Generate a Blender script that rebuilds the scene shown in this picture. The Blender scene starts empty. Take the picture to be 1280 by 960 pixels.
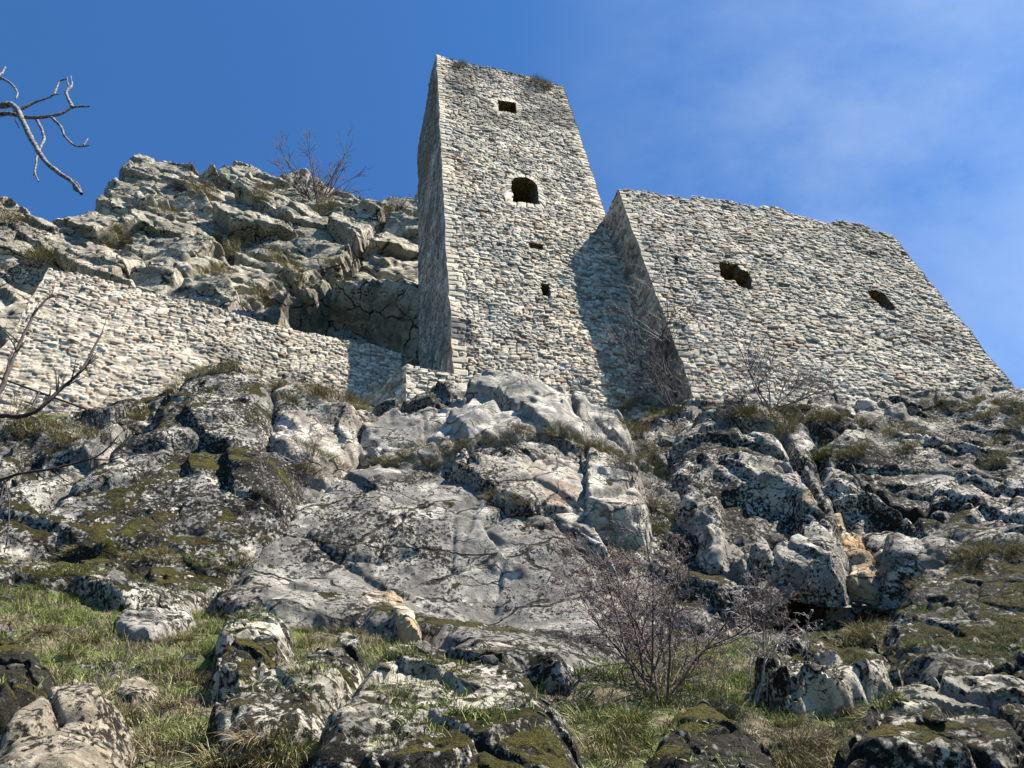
import bpy, math, random
import numpy as np
from mathutils import Matrix, Vector

# ------------------------------------------------------------------ camera, world, sun, exposure
SC = bpy.context.scene
COL = SC.collection
FPX, CX, CY = 924.0, 640.0, 480.0            # focal length and centre in photo pixels (1280 x 960)
_u = np.array([518 - CX, -456 - CY, FPX]); UP = _u / np.linalg.norm(_u)
_f = np.array([0, 0, 1.0]) - UP * UP[2]; FW = _f / np.linalg.norm(_f)
RT = np.cross(UP, FW); RT = RT if RT[0] > 0 else -RT

cam_d = bpy.data.cameras.new('camera'); cam = bpy.data.objects.new('camera', cam_d); COL.objects.link(cam)
cam_d.sensor_width = 36; cam_d.lens = 36 * FPX / 1280; cam_d.clip_start = 0.05; cam_d.clip_end = 3000
ax = np.array([RT[0], FW[0], UP[0]]); ay = -np.array([RT[1], FW[1], UP[1]]); az = -np.array([RT[2], FW[2], UP[2]])
cam.matrix_world = Matrix([[ax[i], ay[i], az[i], 0.0] for i in range(3)] + [[0, 0, 0, 1]])
SC.camera = cam

SUN_TO = np.array([0.584, -0.162, 0.796]); SUN_TO /= np.linalg.norm(SUN_TO)
SUN_EL = math.asin(SUN_TO[2]); SUN_AZ = math.atan2(SUN_TO[0], SUN_TO[1])
sun_d = bpy.data.lights.new('sun', 'SUN'); sun = bpy.data.objects.new('sun', sun_d); COL.objects.link(sun)
sun_d.energy = 5.0; sun_d.angle = math.radians(0.5); sun_d.color = (1.0, 0.92, 0.80)
sun.rotation_euler = Vector(SUN_TO).to_track_quat('Z', 'Y').to_euler()
sun.location = (30, -10, 60)

W = bpy.data.worlds.new('World'); SC.world = W; W.use_nodes = True
def build_world():
    nt = W.node_tree; N = nt.nodes; L = nt.links
    for n in list(N): N.remove(n)
    out = N.new('ShaderNodeOutputWorld'); bg = N.new('ShaderNodeBackground'); bg.inputs['Strength'].default_value = 0.05
    sky = N.new('ShaderNodeTexSky'); sky.sky_type = 'NISHITA'; sky.sun_disc = False
    sky.sun_elevation = SUN_EL; sky.sun_rotation = SUN_AZ; sky.altitude = 900
    sky.air_density = 1.0; sky.dust_density = 0.0; sky.ozone_density = 3.0
    # thin wisps of cirrus, in world directions
    tc = N.new('ShaderNodeTexCoord'); mp = N.new('ShaderNodeMapping')
    mp.inputs['Rotation'].default_value = (0.3, 0.2, 0.9); mp.inputs['Scale'].default_value = (1.2, 2.0, 1.3)
    L.new(tc.outputs['Generated'], mp.inputs['Vector'])
    nz = N.new('ShaderNodeTexNoise'); nz.inputs['Scale'].default_value = 1.7; nz.inputs['Detail'].default_value = 7
    nz.inputs['Roughness'].default_value = 0.6; nz.inputs['Distortion'].default_value = 0.15
    L.new(mp.outputs['Vector'], nz.inputs['Vector'])
    mr = N.new('ShaderNodeMapRange'); mr.inputs['From Min'].default_value = 0.34; mr.inputs['From Max'].default_value = 0.85
    L.new(nz.outputs['Fac'], mr.inputs['Value'])
    # the cirrus lies to one side of the sky only
    vd = N.new('ShaderNodeVectorMath'); vd.operation = 'DOT_PRODUCT'
    c = np.array([0.62, 0.36, 0.70]); c /= np.linalg.norm(c); vd.inputs[1].default_value = tuple(c)
    L.new(tc.outputs['Generated'], vd.inputs[0])
    mm = N.new('ShaderNodeMapRange'); mm.inputs['From Min'].default_value = 0.80; mm.inputs['From Max'].default_value = 1.0
    mm.interpolation_type = 'SMOOTHSTEP'
    L.new(vd.outputs['Value'], mm.inputs['Value'])
    mu = N.new('ShaderNodeMath'); mu.operation = 'MULTIPLY'; L.new(mr.outputs['Result'], mu.inputs[0]); L.new(mm.outputs['Result'], mu.inputs[1])
    m2 = N.new('ShaderNodeMath'); m2.operation = 'MULTIPLY'; m2.inputs[1].default_value = 0.44; L.new(mu.outputs[0], m2.inputs[0])
    mx = N.new('ShaderNodeMix'); mx.data_type = 'RGBA'; mx.inputs[7].default_value = (8, 9, 10, 1)
    tn = N.new('ShaderNodeMix'); tn.data_type = 'RGBA'; tn.blend_type = 'MULTIPLY'; tn.inputs[0].default_value = 1.0
    tn.inputs[7].default_value = (.66, 1.22, 1.66, 1); L.new(sky.outputs['Color'], tn.inputs[6])
    L.new(tn.outputs[2], mx.inputs[6]); L.new(m2.outputs[0], mx.inputs[0])
    L.new(mx.outputs[2], bg.inputs['Color']); L.new(bg.outputs[0], out.inputs['Surface'])
build_world()
SC.view_settings.view_transform = 'Standard'; SC.view_settings.look = 'None'
SC.view_settings.exposure = 1.4; SC.view_settings.gamma = 1.0; SC.view_settings.use_curve_mapping = False
SC.render.engine = 'CYCLES'; SC.cycles.diffuse_bounces = 1; SC.cycles.max_bounces = 4

# ------------------------------------------------------------------ camera matching: photo pixel -> world ray / point
def ray(u, v):
    d = np.array([u - CX, v - CY, FPX]); return np.array([d @ RT, d @ FW, d @ UP])
def at(u, v, Y): r = ray(u, v); return r * (Y / r[1])
def onplane(u, v, P, n): r = ray(u, v); return r * ((P @ n) / (r @ n))
def unit(a): a = np.asarray(a, float); return a / np.linalg.norm(a)

# ------------------------------------------------------------------ numpy noise
def _h(ix, iy, iz, seed):
    x = (ix.astype(np.int64) * 374761393 + iy.astype(np.int64) * 668265263 + iz.astype(np.int64) * 2147483647 + seed * 974634777) & 0xFFFFFFFF
    x = x.astype(np.uint32)
    x ^= x >> np.uint32(15); x *= np.uint32(2246822519); x ^= x >> np.uint32(13); x *= np.uint32(3266489917); x ^= x >> np.uint32(16)
    return x
def h01(ix, iy, iz, seed): return _h(ix, iy, iz, seed).astype(np.float32) / np.float32(4294967296.0)
def noise(P, scale=1.0, seed=0):
    P = np.asarray(P, np.float32) * np.float32(scale); I = np.floor(P); Fr = P - I; I = I.astype(np.int64)
    w = Fr * Fr * Fr * (Fr * (Fr * 6 - 15) + 10)
    out = 0
    for dx in (0, 1):
        for dy in (0, 1):
            for dz in (0, 1):
                h = _h(I[:, 0] + dx, I[:, 1] + dy, I[:, 2] + dz, seed)
                gx = (h & np.uint32(1023)).astype(np.float32) / 511.5 - 1
                gy = ((h >> np.uint32(10)) & np.uint32(1023)).astype(np.float32) / 511.5 - 1
                gz = ((h >> np.uint32(20)) & np.uint32(1023)).astype(np.float32) / 511.5 - 1
                d = gx * (Fr[:, 0] - dx) + gy * (Fr[:, 1] - dy) + gz * (Fr[:, 2] - dz)
                ww = (w[:, 0] if dx else 1 - w[:, 0]) * (w[:, 1] if dy else 1 - w[:, 1]) * (w[:, 2] if dz else 1 - w[:, 2])
                out = out + d * ww
    return out * 1.3
def fbm(P, scale, octv=4, rough=0.5, seed=0):
    s = 0; a = 1.0
    for i in range(octv):
        s = s + a * noise(P, scale * 2.03 ** i, seed + 17 * i); a *= rough
    return s
def facets(P, size, seed, rot=None, aniso=(1, 1, 1), tilt=0.5, pn=2.0, offs=1.0):
    """blocky fracture relief: every cell is a tilted plane with its own offset; returns (height / size, joint distance)"""
    Q = np.asarray(P, np.float32)
    if rot is not None: Q = Q @ np.asarray(rot, np.float32).T
    Q = Q / (np.asarray(aniso, np.float32) * size)
    I = np.floor(Q).astype(np.int64)
    n = len(Q); d1 = np.full(n, 9e9, np.float32); d2 = np.full(n, 9e9, np.float32); hh = np.zeros(n, np.float32)
    for dx in (-1, 0, 1):
        for dy in (-1, 0, 1):
            for dz in (-1, 0, 1):
                cx, cy, cz = I[:, 0] + dx, I[:, 1] + dy, I[:, 2] + dz
                h = _h(cx, cy, cz, seed); g = _h(cx, cy, cz, seed + 5)
                jx = (h & np.uint32(1023)).astype(np.float32) / 1023; jy = ((h >> np.uint32(10)) & np.uint32(1023)).astype(np.float32) / 1023
                jz = ((h >> np.uint32(20)) & np.uint32(1023)).astype(np.float32) / 1023
                ox = Q[:, 0] - cx - 0.15 - 0.7 * jx; oy = Q[:, 1] - cy - 0.15 - 0.7 * jy; oz = Q[:, 2] - cz - 0.15 - 0.7 * jz
                if pn == 2.0: d = np.sqrt(ox * ox + oy * oy + oz * oz)
                else: d = (np.abs(ox) ** pn + np.abs(oy) ** pn + np.abs(oz) ** pn) ** (1 / pn)
                g0 = (g & np.uint32(1023)).astype(np.float32) / 1023 - .5; g1 = ((g >> np.uint32(10)) & np.uint32(1023)).astype(np.float32) / 1023 - .5
                g2 = ((g >> np.uint32(20)) & np.uint32(1023)).astype(np.float32) / 1023 - .5
                hv = offs * (jx + jy - 1.0) * 0.6 + tilt * 2 * (g0 * ox + g1 * oy + g2 * oz)
                m = d < d1
                d2 = np.where(m, d1, np.minimum(d2, d)); hh = np.where(m, hv, hh); d1 = np.where(m, d, d1)
    return hh, d2 - d1
def sstep(x, a, b): t = np.clip((x - a) / (b - a), 0, 1); return t * t * (3 - 2 * t)

# ------------------------------------------------------------------ mesh + tagging helpers
def mesh_np(name, V, Q, mat, attrs=None, smooth=True, parent=None, origin=None):
    V = np.asarray(V, np.float32); Q = np.asarray(Q, np.int32)
    origin = np.zeros(3) if origin is None else np.asarray(origin, float)
    k = Q.shape[1]
    me = bpy.data.meshes.new(name)
    me.vertices.add(len(V)); me.vertices.foreach_set('co', (V - origin.astype(np.float32)).ravel())
    me.loops.add(Q.size); me.loops.foreach_set('vertex_index', Q.ravel())
    me.polygons.add(len(Q)); me.polygons.foreach_set('loop_start', np.arange(0, Q.size, k, dtype=np.int32))
    me.polygons.foreach_set('use_smooth', np.full(len(Q), smooth))
    me.update(calc_edges=True)
    for an, av in (attrs or {}).items():
        av = np.asarray(av, np.float32)
        if av.ndim == 1:
            a = me.attributes.new(an, 'FLOAT', 'POINT'); a.data.foreach_set('value', av)
        else:
            a = me.attributes.new(an, 'FLOAT_COLOR', 'POINT')
            a.data.foreach_set('color', np.concatenate([av[:, :3], np.ones((len(av), 1), np.float32)], 1).ravel())
    me.materials.append(mat)
    o = bpy.data.objects.new(name, me); COL.objects.link(o)
    if parent is not None:
        o.parent = parent; o.location = origin - np.array(parent.location)
    else: o.location = origin
    return o
def tag(o, label=None, cat=None, group=None, kind=None):
    if label: o['label'] = label
    if cat: o['category'] = cat
    if group: o['group'] = group
    if kind: o['kind'] = kind
    return o
def thing(name, loc, label, cat, group=None):
    o = bpy.data.objects.new(name, None); COL.objects.link(o); o.location = loc; o.empty_display_size = 0.2
    return tag(o, label, cat, group)
def gridquads(nx, ny):
    i = np.arange(nx - 1)[None, :] + np.arange(ny - 1)[:, None] * nx; i = i.ravel()
    return np.stack([i, i + 1, i + nx + 1, i + nx], 1)

# ------------------------------------------------------------------ materials
class NT:
    def __init__(s, name, rough=0.9, spec=0.2):
        s.m = bpy.data.materials.new(name); s.m.use_nodes = True; s.t = s.m.node_tree; s.N = s.t.nodes; s.L = s.t.links
        s.b = s.N['Principled BSDF']; s.b.inputs['Roughness'].default_value = rough; s.b.inputs['Specular IOR Level'].default_value = spec
    def lk(s, a, b): s.L.new(a, b)
    def coords(s, off=(0, 0, 0), sc=(1, 1, 1), rot=(0, 0, 0), src='Object'):
        tc = s.N.new('ShaderNodeTexCoord'); mp = s.N.new('ShaderNodeMapping')
        mp.inputs['Location'].default_value = off; mp.inputs['Scale'].default_value = sc; mp.inputs['Rotation'].default_value = rot
        s.lk(tc.outputs[src], mp.inputs['Vector']); return mp.outputs['Vector']
    def noise(s, vec, sc, det=5, rough=0.55, dist=0.0):
        n = s.N.new('ShaderNodeTexNoise'); n.inputs['Scale'].default_value = sc; n.inputs['Detail'].default_value = det
        n.inputs['Roughness'].default_value = rough; n.inputs['Distortion'].default_value = dist
        s.lk(vec, n.inputs['Vector']); return n.outputs['Fac']
    def voro(s, vec, sc, feature='F1'):
        n = s.N.new('ShaderNodeTexVoronoi'); n.feature = feature; n.inputs['Scale'].default_value = sc; s.lk(vec, n.inputs['Vector']); return n
    def rng(s, v, a, b, c=0.0, d=1.0, smooth=True):
        n = s.N.new('ShaderNodeMapRange'); n.interpolation_type = 'SMOOTHSTEP' if smooth else 'LINEAR'
        for i, x in zip(('From Min', 'From Max', 'To Min', 'To Max'), (a, b, c, d)): n.inputs[i].default_value = x
        s.lk(v, n.inputs['Value']); return n.outputs['Result']
    def math(s, op, a, b):
        n = s.N.new('ShaderNodeMath'); n.operation = op
        for i, x in enumerate((a, b)):
            if isinstance(x, (int, float)): n.inputs[i].default_value = x
            else: s.lk(x, n.inputs[i])
        return n.outputs[0]
    def mix(s, fac, a, b, mode='MIX'):
        n = s.N.new('ShaderNodeMix'); n.data_type = 'RGBA'; n.blend_type = mode
        for i, x in ((0, fac), (6, a), (7, b)):
            if isinstance(x, (int, float)): n.inputs[i].default_value = x
            elif isinstance(x, tuple): n.inputs[i].default_value = (*x, 1)
            else: s.lk(x, n.inputs[i])
        return n.outputs[2]
    def attr(s, name, out='Color'):
        n = s.N.new('ShaderNodeAttribute'); n.attribute_name = name; return n.outputs[out]
    def normal_z(s):
        g = s.N.new('ShaderNodeNewGeometry'); x = s.N.new('ShaderNodeSeparateXYZ'); s.lk(g.outputs['Normal'], x.inputs[0]); return x.outputs['Z']
    def bump(s, h, dist, strength=1.0):
        n = s.N.new('ShaderNodeBump'); n.inputs['Distance'].default_value = dist; n.inputs['Strength'].default_value = strength
        s.lk(h, n.inputs['Height']); s.lk(n.outputs['Normal'], s.b.inputs['Normal']); return n
    def color(s, c): s.lk(c, s.b.inputs['Base Color'])

def rock_mat(name, a=(.30, .30, .31), b=(.19, .19, .20), warm=.25, warmc=(.40, .30, .19), white=.35, dark=.5, moss=.3, seed=0, scale=1.0, rockattr=False, pale=(.50, .49, .46), mossup=.35, crk=.8, crs=1.1):
    t = NT(name, rough=0.92, spec=0.15)
    a, b, pale, warmc = (tuple(np.array(c_) * f_ * np.array((1.05, 1.0, .91))) for c_, f_ in ((a, 1.02), (b, .74), (pale, 1.12), (warmc, .95)))
    o = (seed * 7.31, seed * 3.77, seed * 1.93)
    v = t.coords(off=o)
    lo = t.noise(v, 0.55 * scale, 4, .6); mid = t.noise(v, 2.6 * scale, 7, .65, .3); hi = t.noise(v, 17 * scale, 8, .72); gr = t.noise(v, 75, 4, .7)
    base = t.mix(t.rng(mid, .38, .62), b, a)
    # pale worn patches
    pl = t.noise(t.coords(off=(o[0] + 9, o[1], o[2] + 4)), 1.5 * scale, 7, .62, .4)
    base = t.mix(t.math('MULTIPLY', t.rng(pl, .62 - .3 * white, .72 - .3 * white), .8), base, pale)
    wm = t.noise(t.coords(off=(o[0] + 31, o[1] + 2, o[2])), .9 * scale, 5, .6)
    base = t.mix(t.rng(wm, .70 - .3 * warm, .82 - .3 * warm, 0, .75), base, warmc)
    base = t.mix(t.rng(gr, .3, .7), base, t.mix(1.0, base, (.74, .74, .74), 'MULTIPLY'))
    sp = t.noise(t.coords(off=(o[1], o[2] + 3, o[0])), 34, 3, .6)          # mineral speckle, small pits
    base = t.mix(t.rng(sp, .60, .68, 0, .45), base, (.10, .10, .10))
    # thin broken cracks
    wv = t.N.new('ShaderNodeTexNoise'); wv.inputs['Scale'].default_value = 1.6 * crs; wv.inputs['Detail'].default_value = 5; t.lk(v, wv.inputs['Vector'])
    va = t.N.new('ShaderNodeVectorMath'); va.operation = 'MULTIPLY_ADD'; va.inputs[1].default_value = (.55 / crs,) * 3; t.lk(wv.outputs['Color'], va.inputs[0])
    t.lk(t.coords(off=o, sc=(.6, 1, 1.25), rot=(.15, .65, .3)), va.inputs[2])
    ce = t.voro(va.outputs[0], crs, 'DISTANCE_TO_EDGE'); ce2 = t.voro(va.outputs[0], crs * 3.1, 'DISTANCE_TO_EDGE')
    cr = t.math('MAXIMUM', t.rng(ce.outputs['Distance'], .006, .030, 1, 0), t.math('MULTIPLY', t.rng(ce2.outputs['Distance'], .008, .035, .8, 0), t.rng(pl, .44, .54)))
    cr = t.math('MULTIPLY', cr, t.math('MULTIPLY', t.rng(mid, .40, .52), crk))
    base = t.mix(cr, base, (.035, .03, .025))
    # black crusty lichen: sharp ragged clumps, thicker in some areas
    lich = t.math('ADD', t.math('MULTIPLY', hi, .62), t.math('ADD', t.math('MULTIPLY', mid, .30), t.math('MULTIPLY', lo, .38)))
    th = .785 - .22 * dark
    lf = t.rng(lich, th - .008, th + .036)
    dk = t.mix(t.rng(gr, .35, .65), (.009, .0085, .007), (.030, .027, .020))
    base = t.mix(lf, base, dk)
    ds = t.voro(t.coords(off=(o[1] + 5, o[2], o[0])), 13 * scale)
    dsf = t.math('MULTIPLY', t.rng(t.math('ADD', ds.outputs['Distance'], t.math('MULTIPLY', gr, .16)), .20, .26, 1, 0), t.rng(mid, .46, .54))
    base = t.mix(t.math('MULTIPLY', dsf, min(1.0, dark * 1.5)), base, (.028, .026, .020))
    # white crustose lichen spots
    vs = t.voro(t.coords(off=(o[2], o[0], o[1])), 9 * scale)
    wl = t.math('MULTIPLY', t.rng(vs.outputs['Distance'], .10, .22, 1, 0), t.rng(lo, .44, .56))
    base = t.mix(t.math('MULTIPLY', wl, .6 * min(1, white * 2)), base, (.46, .46, .42))
    # moss cushions, thicker on faces that look up
    mo = t.noise(t.coords(off=(o[0] + 3, o[2], o[1] + 8)), 1.15 * scale, 8, .66, .5)
    mo = t.math('ADD', mo, t.math('MULTIPLY', t.rng(t.normal_z(), -.1, .95), mossup * .5))
    mf = t.rng(mo, .77 - .28 * moss, .81 - .28 * moss)
    mc = t.mix(t.rng(hi, .40, .60), (.012, .012, .004), (.062, .055, .014))
    mc = t.mix(t.math('MULTIPLY', t.rng(lo, .50, .62), t.rng(gr, .4, .6)), mc, (.105, .095, .020))
    base = t.mix(mf, base, mc)
    hgt = t.math('ADD', t.math('MULTIPLY', hi, .55), t.math('MULTIPLY', gr, .18))
    hgt = t.math('ADD', hgt, t.math('MULTIPLY', mid, .9))
    hgt = t.math('SUBTRACT', t.math('ADD', hgt, t.math('MULTIPLY', lf, .10)), t.math('MULTIPLY', cr, .9))
    hgt = t.math('ADD', hgt, t.math('MULTIPLY', t.math('MULTIPLY', mf, t.math('ADD', gr, hi)), 1.1))
    if rockattr:
        r = t.attr('rocky', 'Fac')
        e1 = t.noise(v, 5.0, 6, .65); 
        ra = t.rng(t.math('ADD', r, t.math('MULTIPLY', t.math('SUBTRACT', e1, .5), .9)), .42, .56)
        soil = t.mix(t.rng(hi, .4, .6), (.075, .06, .04), (.16, .135, .085))
        soil = t.mix(t.rng(t.noise(v, 1.7, 5, .6), .44, .58), soil, (.105, .125, .040))
        soil = t.mix(t.rng(sp, .60, .68), soil, (.26, .23, .18))
        base = t.mix(ra, soil, base)
    t.color(base); t.bump(hgt, .05, .9)
    return t.m

def masonry_mat(name, seed=0):
    t = NT(name, rough=0.9, spec=0.12)
    v = t.coords(off=(seed * 5.1, seed * 2.3, 0))
    c = t.mix(1.0, t.attr('stone'), (1.20, 1.115, .985), 'MULTIPLY'); j = t.attr('joint', 'Fac'); st = t.attr('stain_shade', 'Fac')
    n1 = t.noise(v, 9, 6, .65); n2 = t.noise(v, 45, 5, .7); n3 = t.noise(v, 2.0, 5, .6)
    c = t.mix(t.rng(n1, .35, .65), t.mix(1.0, c, (.80, .79, .77), 'MULTIPLY'), c)
    c = t.mix(t.rng(n2, .56, .70, 0, .5), c, t.mix(1.0, c, (.45, .42, .38), 'MULTIPLY'))
    # grey-black weathering in ragged patches; on the left faces also painted shade
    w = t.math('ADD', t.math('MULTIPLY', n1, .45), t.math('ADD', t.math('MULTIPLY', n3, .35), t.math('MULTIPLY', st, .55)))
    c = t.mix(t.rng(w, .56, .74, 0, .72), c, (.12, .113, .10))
    mort = t.mix(t.rng(n2, .3, .7), (.045, .036, .028), (.12, .10, .08))
    c = t.mix(t.math('MULTIPLY', j, .9), c, mort)
    t.color(c)
    t.bump(t.math('ADD', t.math('MULTIPLY', n1, .6), t.math('MULTIPLY', n2, .4)), .03, .8)
    return t.m

def reveal_mat(name):
    t = NT(name, rough=0.95, spec=0.1); v = t.coords(sc=(1, 1, 1.7))
    vo = t.voro(v, 4.2); ve = t.voro(v, 4.2, 'DISTANCE_TO_EDGE'); n = t.noise(v, 14, 6, .65)
    c = t.mix(vo.outputs['Color'], (.20, .16, .11), (.32, .28, .21)); c = t.mix(t.rng(n, .3, .7), t.mix(1.0, c, (.6, .56, .5), 'MULTIPLY'), c)
    c = t.mix(t.rng(ve.outputs['Distance'], .0, .06, .7, 0), c, (.07, .055, .04))
    t.color(c); t.bump(t.math('ADD', t.rng(ve.outputs['Distance'], 0, .12), n), .05, .8); return t.m
def bark_mat(name, a, b, sc=30):
    t = NT(name, rough=.8, spec=.2); v = t.coords(); n = t.noise(v, sc, 5, .6)
    t.color(t.mix(t.rng(n, .35, .65), a, b)); t.bump(n, .004, .6); return t.m
def attr_mat(name, rough=.75, trans=0.0):
    t = NT(name, rough=rough, spec=.2); c = t.attr('col'); t.color(c); return t.m
def plain_mat(name, a, b, rough=.6, metal=0.0):
    t = NT(name, rough=rough, spec=.3); n = t.noise(t.coords(), 25, 5, .6); t.color(t.mix(n, a, b)); t.b.inputs['Metallic'].default_value = metal; return t.m

M = {}
M['hill'] = rock_mat('hillside_rock_and_soil', a=(.30, .29, .28), b=(.17, .165, .16), warm=.3, white=.35, dark=.62, moss=.42, seed=1, rockattr=True)
M['crag'] = rock_mat('crag_rock', a=(.38, .365, .31), b=(.25, .24, .205), warm=.12, warmc=(.44, .31, .18), white=.4, dark=.36, moss=.04, seed=2, scale=.55, pale=(.44, .425, .37), crk=1.0, crs=.55)
M['slab'] = rock_mat('grey_slab_rock', a=(.30, .295, .288), b=(.18, .178, .176), warm=.14, warmc=(.30, .24, .18), white=.24, dark=.58, moss=.20, seed=3, crk=1.0, crs=.8)
M['grey'] = rock_mat('grey_outcrop_rock', a=(.36, .355, .345), b=(.22, .22, .22), warm=.15, white=.4, dark=.28, moss=.10, seed=4)
M['pink'] = rock_mat('pinkish_outcrop_rock', a=(.38, .36, .33), b=(.26, .24, .23), warm=.38, warmc=(.40, .28, .21), white=.45, dark=.42, moss=.10, seed=5)
M['mossy'] = rock_mat('mossy_outcrop_rock', a=(.34, .34, .33), b=(.18, .18, .18), warm=.1, white=.45, dark=.68, moss=.62, seed=6)
M['right'] = rock_mat('weathered_outcrop_rock', a=(.38, .365, .34), b=(.20, .195, .185), warm=.28, white=.45, dark=.60, moss=.28, seed=7)
M['dark'] = rock_mat('moss_covered_rock', a=(.30, .30, .28), b=(.12, .12, .11), warm=.05, white=.25, dark=.74, moss=.52, seed=8)
M['fg'] = rock_mat('lichen_boulder_rock', a=(.38, .37, .33), b=(.25, .243, .22), warm=.15, white=.55, dark=.66, moss=.50, seed=9, pale=(.49, .475, .425), scale=1.3)
M['tan'] = rock_mat('tan_boulder_rock', a=(.36, .33, .275), b=(.24, .215, .175), warm=.4, warmc=(.40, .31, .19), white=.3, dark=.58, moss=.28, seed=10, pale=(.44, .41, .35), scale=1.3)
M['white'] = rock_mat('pale_block_rock', a=(.37, .365, .35), b=(.25, .245, .235), warm=.15, white=.4, dark=.34, moss=.04, seed=11, pale=(.45, .44, .41))
M['ochre'] = rock_mat('ochre_fresh_rock', a=(.40, .32, .22), b=(.27, .21, .14), warm=.6, warmc=(.46, .31, .15), white=.35, dark=.2, moss=.0, seed=12)
M['stone'] = masonry_mat('rubble_masonry', 1)
M['reveal'] = reveal_mat('window_reveal_stone')
M['wood'] = plain_mat('far_woodland', (.016, .021, .009), (.030, .027, .016), 1.0); M['wood'].node_tree.nodes['Principled BSDF'].inputs['Specular IOR Level'].default_value = 0
M['grass'] = attr_mat('grass_blades')
M['twig_grey'] = bark_mat('grey_twig_bark', (.19, .16, .155), (.42, .38, .37))
M['twig_red'] = bark_mat('reddish_twig_bark', (.055, .038, .036), (.125, .09, .085))
M['twig_mauve'] = bark_mat('mauve_twig_bark', (.125, .092, .088), (.28, .23, .22))
M['bud'] = plain_mat('dark_red_buds', (.085, .035, .034), (.13, .07, .055), .8)
M['branch'] = bark_mat('silver_branch_bark', (.045, .04, .042), (.25, .235, .225), 40)
M['branch_dark'] = bark_mat('dark_branch_bark', (.030, .024, .03), (.075, .06, .06), 40)
M['metal'] = plain_mat('dark_painted_steel', (.025, .025, .028), (.05, .05, .05), .5, .5)

# ------------------------------------------------------------------ terrain: one continuous hillside sheet
TA = math.radians(50); TO = np.array([0, 8.0, 4.5]); TT = np.array([0, math.cos(TA), math.sin(TA)]); TN = np.array([0, -math.sin(TA), math.cos(TA)])
ctrl_px = [(0, 960, 3.5), (300, 960, 3.7), (640, 960, 3.9), (960, 960, 4.1), (1280, 960, 4.2),
 (0, 850, 4.7), (300, 860, 4.9), (640, 850, 5.4), (900, 860, 6.1), (1280, 880, 5.6), (1100, 900, 5.4),
 (0, 730, 7.4), (130, 760, 7.2), (300, 780, 7.6), (480, 785, 8.2), (640, 815, 8.4), (800, 838, 8.0), (1000, 862, 7.2), (1150, 872, 6.9),
 (270, 748, 8.9), (450, 765, 9.2), (620, 805, 9.3), (800, 805, 9.2), (980, 818, 9.0), (100, 715, 8.6), (1150, 845, 8.3), (1280, 845, 8.0),
 (640, 700, 9.85), (450, 690, 9.8), (250, 680, 9.3), (100, 660, 9.0), (0, 660, 8.8), (640, 630, 10.5), (450, 620, 10.4), (300, 600, 10.0), (120, 600, 9.6),
 (640, 585, 11.0), (700, 575, 11.5), (450, 575, 11.6), (560, 578, 11.3), (300, 520, 10.9), (300, 475, 11.6), (150, 555, 9.95), (0, 560, 9.55),
 (560, 490, 12.7), (600, 545, 12.0), (700, 520, 12.9), (450, 510, 13.0), (0, 530, 10.0), (200, 500, 11.3), (350, 480, 12.8),
 (820, 520, 15.0), (790, 600, 12.2), (830, 680, 10.9), (790, 730, 10.0), (790, 540, 14.2),
 (862, 505, 14.1), (1000, 515, 15.1), (1150, 505, 16.5), (1275, 495, 17.6),
 (1000, 560, 13.0), (1200, 560, 14.0), (1280, 600, 12.6), (900, 600, 12.0), (950, 640, 11.5), (1100, 640, 11.7), (1280, 680, 10.7),
 (1000, 735, 10.4), (1100, 735, 10.6), (1040, 785, 9.6), (1280, 770, 9.4)]
ctrl_w = [(-12, 0, -1.5), (0, 0, -1.6), (12, 0, -2.0), (0, -6, -5.5), (-15, -6, -5), (15, -6, -6), (-16, 6, 6.0), (-16, 10, 12), (18, 6, 1.8), (22, 12, 6.5), (23, 18, 12),
 (0, 19, 14.5), (-6, 18, 15.3), (9, 20, 14.0), (-12, 14, 13.2), (-14, 12, 13.0), (16, 21.5, 14.8), (3, 26, 17), (-8, 24, 19), (15, 27, 18), (-18, 18, 17), (24, 24, 17)]
CP = np.array([at(*c) for c in ctrl_px] + [np.array(c, float) for c in ctrl_w])
def tproj(P): q = P - TO; return np.stack([P[:, 0], q @ TT, q @ TN], 1)
_c = tproj(CP)
def _rbf_solve():
    n = len(_c); A = np.zeros((n + 3, n + 3)); r = np.linalg.norm(_c[:, None, :2] - _c[None, :, :2], axis=2)
    A[:n, :n] = -np.sqrt(r * r + 0.3) + np.eye(n) * 0.0; A[:n, n] = 1; A[:n, n + 1:] = _c[:, :2]; A[n, :n] = 1; A[n + 1:, :n] = _c[:, :2].T
    A[:n, :n] -= np.eye(n) * 0.06
    return np.linalg.solve(A, np.concatenate([_c[:, 2], np.zeros(3)]))
_w = _rbf_solve()
def base_h(x, t):
    s = _w[-3] + _w[-2] * x + _w[-1] * t
    for i in range(len(_c)): s = s - _w[i] * np.sqrt((x - _c[i, 0]) ** 2 + (t - _c[i, 1]) ** 2 + 0.3)
    return s
def terr_pt(x, t, h): return np.stack([x, TO[1] + t * TT[1] + h * TN[1], TO[2] + t * TT[2] + h * TN[2]], 1)
def rotmat(ax_, ang):
    return np.array(Matrix.Rotation(math.radians(ang), 3, Vector(ax_)))
BED = rotmat((0, 1, 0), -40) @ rotmat((1, 0, 0), 25) @ rotmat((0, 0, 1), 12)

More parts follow.
